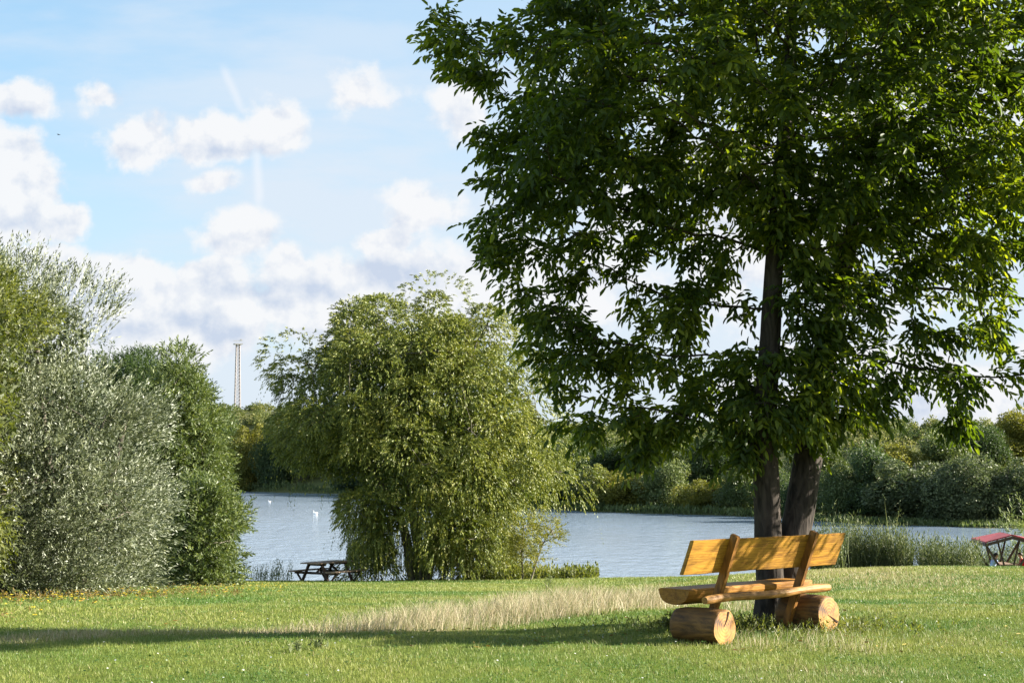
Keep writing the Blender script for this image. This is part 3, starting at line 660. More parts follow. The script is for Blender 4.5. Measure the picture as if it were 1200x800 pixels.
def stem_mesh():
    bm = bmesh.new(); bm_tube(bm, [(0, 0, -.1), (.02, 0, .4), (-.02, .02, .9), (.03, 0, 1.3)], [.05, .04, .03, .01], 7)
    bm_tube(bm, [(0, 0, .3), (.25, .1, .8), (.4, .1, 1.1)], [.03, .02, .008], 6); bm_tube(bm, [(0, 0, .35), (-.25, -.1, .8), (-.35, -.2, 1.2)], [.03, .02, .008], 6)
    me = bpy.data.meshes.new('stem'); bm.to_mesh(me); bm.free(); me.materials.append(M_BARK2); return me
STEM = stem_mesh()
def shore_d(px):
    ds = np.arange(120, 460, .5); x = (px - 600) / F * ds; g = ground(x, ds); return float(ds[np.argmax(g > WATER + E + .05)])
def far_bush(px, back, wpx, hpx, kind, var, label, name='shore_bush', cat='bush', group='bushes along the far shore'):
    d = shore_d(px) + back; b = on_ground(px, d); root = empty(name, b, random.uniform(0, 6.28), label, cat, group)
    sx = wpx / F * d / 2; sz = hpx / F * d / 1.9
    for nm, me in (('crown', crown_mesh(kind, var)), ('stem', STEM)):
        o = bpy.data.objects.new(nm, me); COL.objects.link(o); o.parent = root; o.scale = (sx, sx, sz)
T_, G_, Y_, K_, L_, S_ = M_TEAL, M_GREEN, M_YELLOW, M_DARK, M_LIME, M_SILVER
FB = [
 (1072, 6, 120, 82, T_, 0, 'broad dark grey green willow on the far shore right of the trunks'),
 (1128, 5, 86, 75, T_, 1, 'pale topped grey willow on the far shore behind the shelter roof'),
 (1180, 7, 92, 78, T_, 2, 'rounded grey willow on the far shore above the red roof'),
 (1245, 7, 100, 80, T_, 0, 'grey willow on the far shore cut by the right edge'),
 (1022, 9, 84, 80, K_, 1, 'dark bush on the far shore left of the broad grey willow'),
 (985, 6, 60, 66, G_, 2, 'green bush on the far shore just right of the trunks'),
 (1045, 24, 80, 65, Y_, 0, 'yellowish green tree rising behind the broad grey willow'),
 (1100, 26, 70, 62, G_, 1, 'mid green tree rising behind the pale topped willow'),
 (1150, 34, 70, 68, K_, 2, 'dark tree on the far slope above the grey willows'),
 (1200, 40, 80, 66, Y_, 1, 'dull yellow bush on the far slope at the right edge'),
 (940, 6, 60, 52, K_, 0, 'dark bush on the far shore seen between the two trunks'),
 (905, 5, 55, 48, K_, 1, 'dark bush on the far shore left of the leaning trunk'),
 (868, 6, 62, 58, G_, 2, 'green bush on the far shore just left of the trunks'),
 (826, 5, 62, 44, Y_, 0, 'yellow tinged bush on the far shore above the bench back'),
 (782, 7, 68, 52, G_, 1, 'green bush on the far shore above the left end of the bench'),
 (736, 6, 70, 46, Y_, 2, 'olive yellow bush on the far shore left of the bench'),
 (700, 6, 66, 56, L_, 0, 'bright green bush on the far shore beside the willow'),
 (662, 7, 66, 78, K_, 1, 'dark bush on the far shore half behind the willow'),
 (720, 26, 80, 48, K_, 2, 'dark bush on the slope behind the olive yellow bush'),
 (770, 30, 84, 54, G_, 0, 'large green bush on the slope under the hanging leaves'),
 (840, 28, 84, 53, K_, 1, 'dark bush on the slope left of the trunks'),
 (960, 26, 70, 62, G_, 2, 'green bush on the slope right of the leaning trunk'),
 (292, 4, 58, 92, Y_, 0, 'golden yellow tree on the far shore below the mast'),
 (256, 8, 60, 84, K_, 1, 'dark tree on the far shore at the foot of the mast'),
 (325, 8, 50, 86, K_, 2, 'dark bush on the far shore left of the willow'),
 (222, 4, 60, 70, G_, 0, 'green bush on the far shore behind the pointed willow'),
 (375, 22, 70, 50, G_, 1, 'green bush on the far shore seen under the willow branches'),
 (430, 8, 90, 60, K_, 2, 'dark bush on the far shore behind the willow'),
 (520, 8, 100, 66, K_, 0, 'broad dark bush on the far shore behind the willow trunk'),
 (600, 8, 90, 74, G_, 1, 'green bush on the far shore behind the sapling'),
 (160, 6, 90, 70, K_, 1, 'dark bush on the far shore behind the left bushes'),
]
for (px, back, w, h, k, v, lab) in FB: far_bush(px, back, w * 1.2, h * 1.12, k, v, lab)

def scrub():
    """hillside covered with low scrub that reads as one mass"""
    parts = []; n = 620
    px = rng.uniform(60, 1330, n); f = rng.random(n) ** .8
    r_ = np.random.default_rng(5)
    for i in range(n):
        D = shore_d(px[i]) if i % 1 == 0 else 0
        Wd = np.interp(px[i], [300, 660], [105, 85]); d = D + 12 + f[i] * Wd * 1.0
        x = (px[i] - 600) / F * d; z = gz(x, d); s = r_.uniform(1.3, 3.0) * (1.3 if px[i] < 560 else 1) * (1 - .45 * f[i]); k = 420
        nn = nrm(r_.normal(size=(k, 3))); nn[:, 2] = np.abs(nn[:, 2]); rr = r_.uniform(.7, 1.05, (k, 1)) * (1 + .25 * np.sin(nn[:, :1] * 5 + i))
        O = np.array([x, d, z]) + nn * rr * np.array([s * 1.25, s * 1.25, s])
        sc = r_.uniform(.16, .42, k) * (.6 + d / 500); t = np.clip(r_.random() * .75 + r_.random(k) * .45 - .1, 0, 1)
        parts.append(leaves(O, nrm(r_.normal(size=(k, 3))), nn + r_.normal(size=(k, 3)) * .5, sc, sc * .6, t))
    V, Fc, T = merge(parts)
    m = leaf_mat('scrub_leaf', [(0, (.045, .07, .025)), (.4, (.09, .12, .035)), (.75, (.17, .18, .05)), (1, (.26, .24, .10))], .28, (1.2, 1.3, .6), .6, .2)
    tag(np_mesh('hillside_scrub', V, Fc, m, attrs={'tint': T}), 'low olive and yellow scrub covering the far slopes', 'scrub', None, 'stuff')
scrub()

# ------------------------------------------------------------------ grasses
def blades(x, y, h, w, col, lean=.35, z=None, wind=(0.0, 0.0), bend=False):
    n = len(x); z = ground(x, y) if z is None else z; a = rng.uniform(0, 2 * np.pi, n); s = np.stack([np.cos(a), np.sin(a), 0 * a], -1) * (w / 2)[:, None]
    b = np.stack([x, y, z - .01], -1); le = rng.normal(size=(n, 2)) * lean * h[:, None] + np.array(wind) * h[:, None]
    mid = b + np.stack([le[:, 0] * .3, le[:, 1] * .3, h * .55], -1); tip = b + np.stack([le[:, 0], le[:, 1], h], -1)
    if not bend:
        V = np.stack([b - s, b + s, tip], 1).reshape(-1, 3); i = np.arange(n)[:, None] * 3
        return V, i + np.array([[0, 1, 2]]), np.repeat(col, 3, 0)
    V = np.stack([b - s, b + s, mid + s * .8, mid - s * .8, tip + s * .3, tip - s * .3], 1).reshape(-1, 3); i = np.arange(n)[:, None] * 6
    return V, np.concatenate([i + np.array([[0, 1, 2, 3]]), i + np.array([[3, 2, 4, 5]])]), np.repeat(col, 6, 0)
def lerp(a, b, t): return np.array(a)[None] * (1 - t[:, None]) + np.array(b)[None] * t[:, None]
def grass():
    n = 760000; dg = np.linspace(10.5, 71, 2000); pdf = (.62 * dg + 5) / dg ** 1.9; cdf = np.cumsum(pdf); cdf /= cdf[-1]
    d = np.interp(rng.random(n), cdf, dg); x = rng.uniform(-.5, .5, n) * (.62 * d + 5)
    soil = soil_mask(x, d); dry = dry_mask(x, d); k = rng.random(n) > soil * .9; x, d, dry = x[k], d[k], dry[k]; n = len(x)
    p = vnoise(x, d, 1.1, 51); q = vnoise(x, d, 5.0, 61); tuft = vnoise(x, d, .28, 71, 2)
    h = (.022 + .045 * tuft * rng.random(n) + .03 * np.clip(p - .5, 0, 1)) * (1 + (d - 12) * .012) * (1 + dry * 1.0) * (1 + 1.1 * np.exp(-((x - 2.3) / 1.5) ** 2 - ((d - 16.9) / 1.0) ** 2)); w = .0058 * (d / 12) ** 1.05
    t = np.clip((p - .5) * 1.5 + (q - .5) * 2.2 + (tuft - .5) * .8 + rng.random(n) * .5 + .25, 0, 1)
    col = lerp((.075, .155, .024), (.235, .26, .058), t)
    straw = (rng.random(n) < .04 + .75 * dry + .25 * np.clip(q - .55, 0, 1)); col[straw] = lerp((.30, .26, .12), (.45, .39, .22), rng.random(straw.sum()))
    return blades(x, d, h, w, col)
V, Fc, C = grass()
tag(np_mesh('grass', V, Fc, M_GRASS, cols={'Col': C}), 'short bright green mown grass covering the meadow', 'grass', None, 'stuff')
def dry_grass():
    n = 380000; x = rng.uniform(-9, 3.4, n); y = rng.uniform(15, 26, n); m = strip_mask(x, y)
    px = 600 + F * x / y
    dens = interp(px, [-300, 0, 160, 300, 400, 470, 800], [.12, .16, .05, .05, .25, .8, .8])
    k = rng.random(n) < m * dens; x, y, px, m = x[k], y[k], px[k], m[k]; n = len(x)
    h = interp(px, [0, 300, 430, 560, 800], [.10, .10, .26, .30, .30]) * rng.uniform(.35, 1.2, n) * (.5 + .5 * m) * (.75 + .5 * vnoise(x, y, .45, 91))
    col = lerp((.30, .235, .12), (.68, .60, .42), rng.random(n)); g = rng.random(n) < .24; col[g] = lerp((.12, .17, .04), (.2, .23, .07), rng.random(g.sum()))
    print('dry blades', n)
    return blades(x, y, h, rng.uniform(.0025, .0055, n), col, .36, None, (.16, .02), True)
V, Fc, C = dry_grass()
tag(np_mesh('dry_grass', V, Fc, M_GRASS, cols={'Col': C}), 'pale straw coloured tall grass in a strip left of the bench', 'dry grass', None, 'stuff')

def herb_mass(name, label, cat, pts, hgt, nleaf, lL, lW, mat, plume=0.0, lean=.15):
    """many upright leafy stems standing together"""
    O = np.array(pts); n = len(O); L = hgt * rng.uniform(.45, 1.0, n) * (.35 + 1.15 * vnoise(O[:, 0], O[:, 1], 1.6, 83, 2))
    Dr = np.array([0, 0, 1.0]) + rng.normal(size=(n, 3)) * lean
    a = strands(O, Dr, L, nleaf, .04, lL, lW, .45, -.05, .4, .1, False, rng.random(n), .6)
    # the stems themselves, as long thin blades
    st = leaves(O - [0, 0, .05], Dr, rng.normal(size=(n, 3)), L * 1.02, np.full(n, lW * .55), rng.random(n))
    parts = [a, st]
    V, Fc, T = merge(parts)
    o = np_mesh(name, V, Fc, mat, attrs={'tint': T}); tag(o, label, cat, None, 'stuff'); return o
def scatter(px0, px1, d0, d1, n, clump=None):
    px = rng.uniform(px0, px1, n * 3); d = rng.uniform(d0, d1, n * 3); x = (px - 600) / F * d
    if clump: k = vnoise(x, d, clump, 77) > .42; x, d = x[k], d[k]
    x, d = x[:n], d[:n]; return np.stack([x, d, ground(x, d)], -1)
M_REED = leaf_mat('reed_leaf', [(0, (.08, .11, .045)), (.6, (.15, .19, .085)), (1, (.34, .35, .20))], .3, (1.2, 1.2, .7), .55, .3)
M_DREED = leaf_mat('dark_reed_leaf', [(0, (.05, .075, .03)), (.6, (.10, .13, .05)), (1, (.30, .31, .18))], .3, (1.2, 1.2, .7), .55, .3)
herb_mass('waterside_herbs', 'dense grey green reeds and tall herbs on the bank right of the bench', 'reeds', scatter(950, 1064, 67, 71.5, 1700, 1.3), 2.1, 15, .17, .034, M_DREED)
herb_mass('bank_herbs', 'dark green reed belt on the bank between bench and shelter', 'reeds', np.concatenate([scatter(1076, 1142, 67, 71.5, 750, 1.1), scatter(1140, 1240, 83.5, 87, 700)]), 1.6, 14, .16, .034, M_DREED)
herb_mass('nettle_patch', 'bright green nettles and weeds at the foot of the willow', 'weeds', scatter(545, 700, 65, 70, 700), .62, 10, .15, .07, M_LIME)
herb_mass('shore_weeds', 'sparse low weeds along the bank edge at the left shore', 'weeds', scatter(265, 345, 66.5, 71, 110), .7, 8, .12, .03, M_REED)
# reed fringe of the far shore
def far_reeds():
    pts = []
    for px in np.linspace(150, 1330, 2600):
        p_ = px + rng.uniform(-1, 1); d = np.interp(p_, SPX, SD) + rng.uniform(-1.5, 3.0); x = (p_ - 600) / F * d; pts.append((x, d, max(gz(x, d), WATER + E)))
    O = np.array(pts); n = len(O); t = np.clip(vnoise(O[:, 0], O[:, 1], 9, 13) + rng.normal(size=n) * .2, 0, 1)
    pxx = 600 + F * O[:, 0] / O[:, 1]; L = rng.uniform(.4, 1.0, n) * (.5 + .8 * vnoise(O[:, 0], O[:, 1], 14, 19)) * interp(pxx, [270, 300, 350, 380, 640, 800, 870, 910], [1, 2.2, 2.2, 1, .8, .9, .6, .05])
    a = strands(O, np.array([0, 0, 1.]) + rng.normal(size=(n, 3)) * .15, L, 8, .05, .5, .16, .3, 0, .4, .1, False, t, .5)
    o = np_mesh('far_reeds', a[0], a[1], M_GREEN, attrs={'tint': a[2]}); tag(o, 'green reed fringe along the far water edge', 'reeds', None, 'stuff')
SPX = np.linspace(120, 1350, 120); SD = np.array([shore_d(p) for p in SPX])
far_reeds()

# tall single plants standing out of the bank vegetation
def tall_plant(px, d, h, label, name='tall_weed', mat=M_REED, cat='plant', nst=5, group=None, leaf=(.09, .03), plume=True):
    b = on_ground(px, d); root = empty(name, b, 0, label, cat, group); n = nst * 5
    O = np.zeros((nst, 3)) + rng.normal(size=(nst, 3)) * [.05, .05, 0]; Dr = np.array([0, 0, 1.]) + rng.normal(size=(nst, 3)) * .14; Ls = h * rng.uniform(.65, 1., nst)
    for i in range(nst):
        st = leaves(O[i:i+1], Dr[i:i+1], rng.normal(size=(1, 3)), Ls[i:i+1], np.full(1, .035), rng.random(1)); np_mesh('stem', st[0], st[1], mat, root, attrs={'tint': st[2]})
    O2 = np.repeat(O, 5, 0); D2 = nrm(np.repeat(Dr, 5, 0)); s = np.tile(np.linspace(.3, .95, 5), nst)[:, None]
    O2 = O2 + D2 * s * np.repeat(Ls, 5)[:, None]
    a = strands(O2, np.array([0, 0, .7]) + rng.normal(size=(n, 3)) * .5, h * .16, 7, .1, leaf[0], leaf[1], .4, .0, .4, .3, False, np.clip(rng.random(n) * .5 + .5, 0, 1), .4)
    np_mesh('leaves', a[0], a[1], mat, root, attrs={'tint': a[2]})
for px, d, h, lab in ((1043, 69, 3.3, 'tallest pale flowering herb on the bank right of the bench'), (1003, 69, 2.6, 'thin pale herb just above the reeds near the bench back'),
                      (985, 68, 2.5, 'pale herb rising right of the leaning trunk'), (965, 68.5, 3.0, 'leafy pale herb touching the leaning trunk'), (1100, 70, 2.0, 'low pale herb midway between bench and shelter')):
    tall_plant(px, d, h, lab)
for px, d, h, lab in ((1150, 86, 2.75, 'left pale grass plume behind the shelter roof'), (1159, 86, 3.1, 'middle pale grass plume behind the shelter roof'), (1166, 86, 3.4, 'tallest pale grass plume behind the shelter roof'), (1178, 86, 3.5, 'white tipped grass plume at the ridge of the shelter')):
    tall_plant(px, d, h, lab, 'grass_plume', M_REED, 'plant', 3, None, (.07, .035))
tall_plant(1190, 87, 4.1, 'tall upright green reed clump behind the shelter', 'reed_clump', M_GREEN, 'plant', 12, None, (.3, .06))
tall_plant(327, 69, 1.0, 'wispy weed at the water edge left of the picnic table', 'tall_weed', M_REED, 'plant', 4)
tall_plant(643, 34, .5, 'thin grey weed standing in the meadow above the straw strip', 'tall_weed', M_REED, 'plant', 4, None, (.05, .012))
tall_plant(375, 15.6, .12, 'small thistle in the short grass at the lower left', 'thistle', M_REED, 'plant', 6, None, (.03, .008))
tall_plant(348, 15.3, .09, 'tiny grey weed left of the small thistle', 'thistle', M_REED, 'plant', 5, None, (.03, .008))
tall_plant(785, 17.2, .0001 + .16, 'tuft of weeds beside the left log of the bench', 'tall_weed', M_LIME, 'plant', 8, None, (.05, .015))
# weeds round the trunk foot and bench
def foot_weeds():
    n = 1000; a = rng.uniform(0, 6.28, n); r_ = np.abs(rng.normal(size=n)) * .35 + .15; x = 2.62 + np.cos(a) * r_ * 2.0; y = 17.35 + np.sin(a) * r_ * .9
    O = np.stack([x, y, ground(x, y)], -1)
    s = strands(O, np.array([0, 0, 1.]) + rng.normal(size=(n, 3)) * .5, rng.uniform(.05, .17, n), 8, .1, .045, .013, .5, 0, .5, .3, False, rng.random(n), .6)
    tag(np_mesh('foot_weeds', s[0], s[1], M_LIME, attrs={'tint': s[2]}), 'green weeds growing round the foot of the two trunks', 'weeds', None, 'stuff')
foot_weeds()
def lawn_weeds():
    n = 26000; d = rng.uniform(11, 30, n) ** 1.0; x = rng.uniform(-.5, .5, n) * (.62 * d + 4); k = (vnoise(x, d, .55, 101, 2) > .60) | (rng.random(n) < .03); x, d = x[k], d[k]; n = len(x)
    O = np.stack([x, d, ground(x, d) + rng.uniform(.015, .05, n)], -1); a = rng.uniform(0, 6.28, n)
    V, Fc, T = leaves(O, np.stack([np.cos(a), np.sin(a), .25 + 0 * a], -1), rng.normal(size=(n, 3)) * .35 + [0, 0, 1], rng.uniform(.015, .045, n), rng.uniform(.012, .026, n), rng.random(n))
    m = leaf_mat('clover_leaf', [(0, (.05, .11, .02)), (.7, (.09, .17, .03)), (1, (.16, .24, .07))], .25, (1.2, 1.3, .5), .5, .3)
    tag(np_mesh('lawn_weeds', V, Fc, m, attrs={'tint': T}), 'dark clover and low broadleaf weeds in patches of the lawn', 'weeds', None, 'stuff')
    n = 260; d = 11.5 + 22 * rng.random(n) ** 1.3; x = rng.uniform(-.5, .5, n) * (.62 * d + 3); O = np.stack([x, d, ground(x, d) + .05], -1)
    a = rng.uniform(0, 6.28, n); V, Fc, T = leaves(O, np.stack([np.cos(a), np.sin(a), .2 + 0 * a], -1), rng.normal(size=(n, 3)) * .3 + [0, -.5, 1], np.full(n, .02), np.full(n, .018), rng.random(n))
    tag(np_mesh('clover_flowers', V, Fc, leaf_mat('white_petals', [(0, (.6, .6, .55)), (1, (.8, .8, .75))], .2, (1, 1, 1), .6, .2), attrs={'tint': T}), 'scattered tiny white clover flowers in the lawn', 'flowers', None, 'stuff')
    n = 130; d = 15 + 6 * rng.random(n); x = rng.normal(size=n) * 2.6 + 2.0; O = np.stack([x, d, ground(x, d) + .04], -1)
    a = rng.uniform(0, 6.28, n); V, Fc, T = leaves(O, np.stack([np.cos(a), np.sin(a), .1 * np.sin(a * 3)], -1), rng.normal(size=(n, 3)) * .5 + [0, 0, 1], rng.uniform(.04, .07, n), rng.uniform(.015, .028, n), rng.random(n), True)
    tag(np_mesh('fallen_leaves', V, Fc, leaf_mat('fallen_leaf', [(0, (.16, .09, .03)), (.6, (.30, .20, .05)), (1, (.35, .30, .07))], .15, (1, 1, .6), .6, .2), attrs={'tint': T}), 'a few yellow brown fallen leaves under the big tree', 'leaves', None, 'stuff')
lawn_weeds()
def flowers():
    n = 750; px = -60 + 400 * rng.random(n) ** 1.6; d = np.clip(rng.normal(size=n) * 5 + interp(px, [0, 330], [27, 42]), 20, 62); x = (px - 600) / F * d
    z = ground(x, d) + rng.uniform(.04, .14, n); O = np.stack([x, d, z], -1)
    m = leaf_mat('yellow_petals', [(0, (.55, .42, .03)), (.7, (.70, .55, .04)), (1, (.6, .28, .05))], .2, (1, 1, 1), .6, .2)
    parts = []
    for k in range(3):
        a = rng.uniform(0, 6.28, n); parts.append(leaves(O, np.stack([np.cos(a), np.sin(a), .3 + 0 * a], -1), rng.normal(size=(n, 3)) * .3 + [0, -.4, 1], np.full(n, .03), np.full(n, .022), rng.random(n)))
    V, Fc, T = merge(parts); tag(np_mesh('wildflowers', V, Fc, m, attrs={'tint': T}), 'tiny yellow and orange wildflowers in the grass before the left bushes', 'flowers', None, 'stuff')
    m2 = leaf_mat('russet_leaf', [(0, (.16, .10, .04)), (.6, (.22, .16, .05)), (1, (.14, .2, .05))], .3, (1, 1, .6), .6, .2)
    k = 600; px = -40 + 330 * rng.random(k) ** 1.5; d = rng.normal(size=k) * 3 + interp(px, [0, 300], [26, 36]); x = (px - 600) / F * d; O = np.stack([x, d, ground(x, d)], -1)
    s = strands(O, np.array([0, 0, 1.]) + rng.normal(size=(k, 3)) * .4, rng.uniform(.06, .2, k), 6, .1, .05, .018, .5, 0, .5, .3, False, rng.random(k), .6)
    tag(np_mesh('flower_leaves', s[0], s[1], m2, attrs={'tint': s[2]}), 'low russet and green leaves among the yellow flowers', 'weeds', None, 'stuff')
flowers()

# ------------------------------------------------------------------ the log bench
def bench():
    root = empty('log_bench', (2.30, 16.785, gz(2.3, 16.785)), R(45), 'honey coloured log bench with a plank back standing before the big tree', 'bench')
    # local: +X along the bench (right, away), -Y the rear (towards the camera's right)
    def log(cx, r, name):
        bm = bmesh.new(); n = 28; rings = []; ys = np.linspace(-.36, .16, 15)
        for j, y in enumerate(ys):
            ring = []
            for k in range(n):
                a = 2 * math.pi * k / n; w = 1 + .10 * mnoise.noise(Vector((math.cos(a) * 1.5 + cx, y * 2, math.sin(a) * 1.5))) + .045 * mnoise.noise(Vector((math.cos(a) * 6, y * 3, math.sin(a) * 6)))
                rr = r * w * (0.965 if j in (0, 14) else 1); ring.append(bm.verts.new((math.cos(a) * rr, y, math.sin(a) * rr)))
            rings.append(ring)
        for j in range(14):
            for k in range(n): bm.faces.new((rings[j][k], rings[j][(k + 1) % n], rings[j + 1][(k + 1) % n], rings[j + 1][k]))
        bm.faces.new(rings[0]); bm.faces.new(rings[-1][::-1]); bmesh.ops.recalc_face_normals(bm, faces=bm.faces)
        o = from_bm('log_support', bm, M_LOG, root, True); o.location = (cx, 0, r - .015)
        for s, yy in ((-1, -.3625), (1, .1625)):
            bm = bmesh.new(); c = bm.verts.new((0, s * .004, 0)); vs = []
            inner = []
            for k in range(n):
                a = 2 * math.pi * k / n; src = rings_co[0 if s < 0 else 1][k] if False else None
                w = 1 + .10 * mnoise.noise(Vector((math.cos(a) * 1.5 + cx, (-.36 if s < 0 else .16) * 2, math.sin(a) * 1.5))) + .045 * mnoise.noise(Vector((math.cos(a) * 6, (-.36 if s < 0 else .16) * 3, math.sin(a) * 6)))
                vs.append(bm.verts.new((math.cos(a) * r * w * .95, 0, math.sin(a) * r * w * .95)))
            for k in range(n): bm.faces.new((c, vs[k], vs[(k + 1) % n]))
            # radial drying crack, a dark wedge cut proud of the face
            e = from_bm('cut_face', bm, M_CUT, o); e.location = (0, yy, 0)
            if s < 0:
                bm = bmesh.new(); a0 = R(-28 if cx > 0 else 70); L = r * .9
                p = [(0.0, 0, 0), (math.cos(a0) * L, 0, math.sin(a0) * L)]; q = Vector((-math.sin(a0), 0, math.cos(a0)))
                pts = [Vector((-.02, 0, .006)) - q * .002, Vector(p[1]) * .5 - q * .010, Vector(p[1]) - q * .014, Vector(p[1]) + q * .008, Vector(p[1]) * .55 + q * .004]
                f = bm.faces.new([bm.verts.new(v_) for v_ in pts]); rr = bmesh.ops.extrude_face_region(bm, geom=[f]); bmesh.ops.translate(bm, vec=(0, -.003, 0), verts=[v_ for v_ in rr['geom'] if isinstance(v_, bmesh.types.BMVert)])
                ck = from_bm('crack', bm, M_CRACK, o); ck.location = (0, yy - .0045, 0)
    log(-.83, .17, 'log'); log(.84, .184, 'log')
    # posts
    for cx in (-.67, .60):
        bm = bmesh.new(); bm_bar(bm, (cx, .02, -.03), (cx, -.375, 1.0), .085, .06, (1, 0, 0), .008)
        bmesh.ops.rotate(bm, cent=(0, 0, 0), matrix=Matrix.Identity(3), verts=bm.verts); from_bm('post', bm, M_POST, root)
    # backrest plank with slightly wavy edges
    def along(z): return -.0 + .02 - (.395 / 1.03) * (z + .03)          # post centre line y at height z
    bm = bmesh.new(); nx = 40; nz_ = 6; th = .045; z0, z1 = .645, .965
    grid = {}
    for s in (0, 1):
        for i in range(nx + 1):
            x = -1.245 + (2.44) * i / nx
            for j in range(nz_ + 1):
                z = z0 + (z1 - z0) * j / nz_; ed = (j in (0, nz_)) * .006 * mnoise.noise(Vector((x * 2.2, j * 3., 1)))
                y = along(z) + .032 + s * th + .003 * mnoise.noise(Vector((x * 2, z * 4, s)))
                xx = x + (z - z0) * (.05 if i == nx else (.03 if i == 0 else 0)) ; grid[s, i, j] = bm.verts.new((xx, y, z + ed * 2))
    for i in range(nx):
        for j in range(nz_):
            bm.faces.new((grid[0, i, j], grid[0, i + 1, j], grid[0, i + 1, j + 1], grid[0, i, j + 1])); bm.faces.new((grid[1, i, j], grid[1, i, j + 1], grid[1, i + 1, j + 1], grid[1, i + 1, j]))
        for j, fl in ((0, 0), (nz_, 1)):
            q = (grid[0, i, j], grid[1, i, j], grid[1, i + 1, j], grid[0, i + 1, j]); bm.faces.new(q if not fl else q[::-1])
    for j in range(nz_):
        bm.faces.new((grid[0, 0, j], grid[0, 0, j + 1], grid[1, 0, j + 1], grid[1, 0, j])); bm.faces.new((grid[0, nx, j], grid[1, nx, j], grid[1, nx, j + 1], grid[0, nx, j + 1]))
    bmesh.ops.recalc_face_normals(bm, faces=bm.faces)
    ee = [e for e in bm.edges if e.calc_face_angle(0) > 1.0]; bmesh.ops.bevel(bm, geom=ee, offset=.005, segments=2, affect='EDGES')
    from_bm('backrest', bm, M_PLANK, root, False)
    # half-log seat: flat top, rounded belly
    bm = bmesh.new(); prof = [(math.cos(a) * .185, -abs(math.sin(a)) ** .8 * .15) for a in np.linspace(0, math.pi, 13)]
    prof = [(p[0], p[1]) for p in prof]; rings = []
    for i, x in enumerate(np.linspace(-.93, 1.06, 24)):
        ring = []
        for k, (yy, zz) in enumerate(prof):
            w = 1 + .05 * mnoise.noise(Vector((x * 1.3, k * .5, 2))); ring.append(bm.verts.new((x, .165 + yy * w, .488 + (zz * w if 0 < k < 12 else -.012 + .006 * mnoise.noise(Vector((x * 3, k, 0)))))))
        top = [bm.verts.new((x, .165 - .165 + .11 * t_, .49 + .003 * mnoise.noise(Vector((x * 3, t_, 5))))) for t_ in (0, 1, 2, 3)]
        ring += top; rings.append(ring)
    n = len(rings[0])
    for i in range(len(rings) - 1):
        for k in range(n): bm.faces.new((rings[i][k], rings[i][(k + 1) % n], rings[i + 1][(k + 1) % n], rings[i + 1][k]))
    bm.faces.new(rings[0]); bm.faces.new(rings[-1][::-1]); bmesh.ops.recalc_face_normals(bm, faces=bm.faces)
    from_bm('seat', bm, M_HALF, root)
    # rear pole of the seat
    bm = bmesh.new(); pts = []; rr = []
    for t in np.linspace(0, 1, 26):
        pts.append((-.99 + 1.97 * t, -.255 + .012 * math.sin(t * 5), .405 + .02 * t + .008 * math.sin(t * 9))); rr.append(.040 + .005 * math.sin(t * 23) * t - .006 * (t < .02))
    bm_tube(bm, pts, rr, 14); from_bm('seat_pole', bm, M_POLE, root, False)
    for cx in (-.67, .60):                                           # bolts through posts
        for z in (.72, .89):
            bm = bmesh.new(); bmesh.ops.create_cone(bm, segments=8, radius1=.009, radius2=.009, depth=.012, cap_ends=True, matrix=Matrix.Translation((cx, along(z) - .034, z)) @ Matrix.Rotation(R(90), 4, 'X'))
            from_bm('bolt', bm, M_STEEL, root)
M_CRACK = plain('drying_crack', (.03, .015, .007), .9)
M_STEEL = plain('steel', (.35, .35, .36), .4, .5)
bench()

# ------------------------------------------------------------------ picnic table at the water's edge
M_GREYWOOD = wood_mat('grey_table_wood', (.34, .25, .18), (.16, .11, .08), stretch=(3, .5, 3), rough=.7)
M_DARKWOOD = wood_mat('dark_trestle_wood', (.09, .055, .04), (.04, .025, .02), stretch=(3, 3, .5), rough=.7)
def picnic_table():
    d = 64.4; b = on_ground(385, d + .8); b.z = gz(b.x, b.y)
    root = empty('picnic_table', b, R(-33), 'dark brown wooden picnic table with attached seats at the lake edge', 'picnic table'); root.scale = (1.13, 1.13, 1.02)
    # local Y runs along the table (away), X across
    for x0, nb, nm, z, w in ((0, 5, 'tabletop', .74, .78), (-.80, 2, 'seat', .43, .26), (.80, 2, 'seat', .43, .26)):
        bm = bmesh.new(); bw = w / nb
        for i in range(nb): bm_box(bm, (x0 - w / 2 + bw * (i + .5), 0, z), (bw - .012, 1.9, .045), None, .006)
        from_bm(nm, bm, M_GREYWOOD, root)
    for y in (-.62, .62):
        for s in (-1, 1):
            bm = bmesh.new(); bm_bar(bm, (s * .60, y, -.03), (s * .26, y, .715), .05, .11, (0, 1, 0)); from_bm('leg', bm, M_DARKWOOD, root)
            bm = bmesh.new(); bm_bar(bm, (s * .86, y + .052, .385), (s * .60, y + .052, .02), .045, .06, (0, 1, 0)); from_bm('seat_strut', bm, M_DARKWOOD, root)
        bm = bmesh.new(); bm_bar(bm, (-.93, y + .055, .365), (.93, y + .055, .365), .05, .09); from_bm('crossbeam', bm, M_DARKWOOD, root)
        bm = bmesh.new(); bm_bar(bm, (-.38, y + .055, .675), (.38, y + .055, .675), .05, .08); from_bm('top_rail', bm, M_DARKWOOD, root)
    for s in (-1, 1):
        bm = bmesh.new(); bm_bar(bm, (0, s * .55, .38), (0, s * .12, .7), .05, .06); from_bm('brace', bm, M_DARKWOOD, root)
picnic_table()

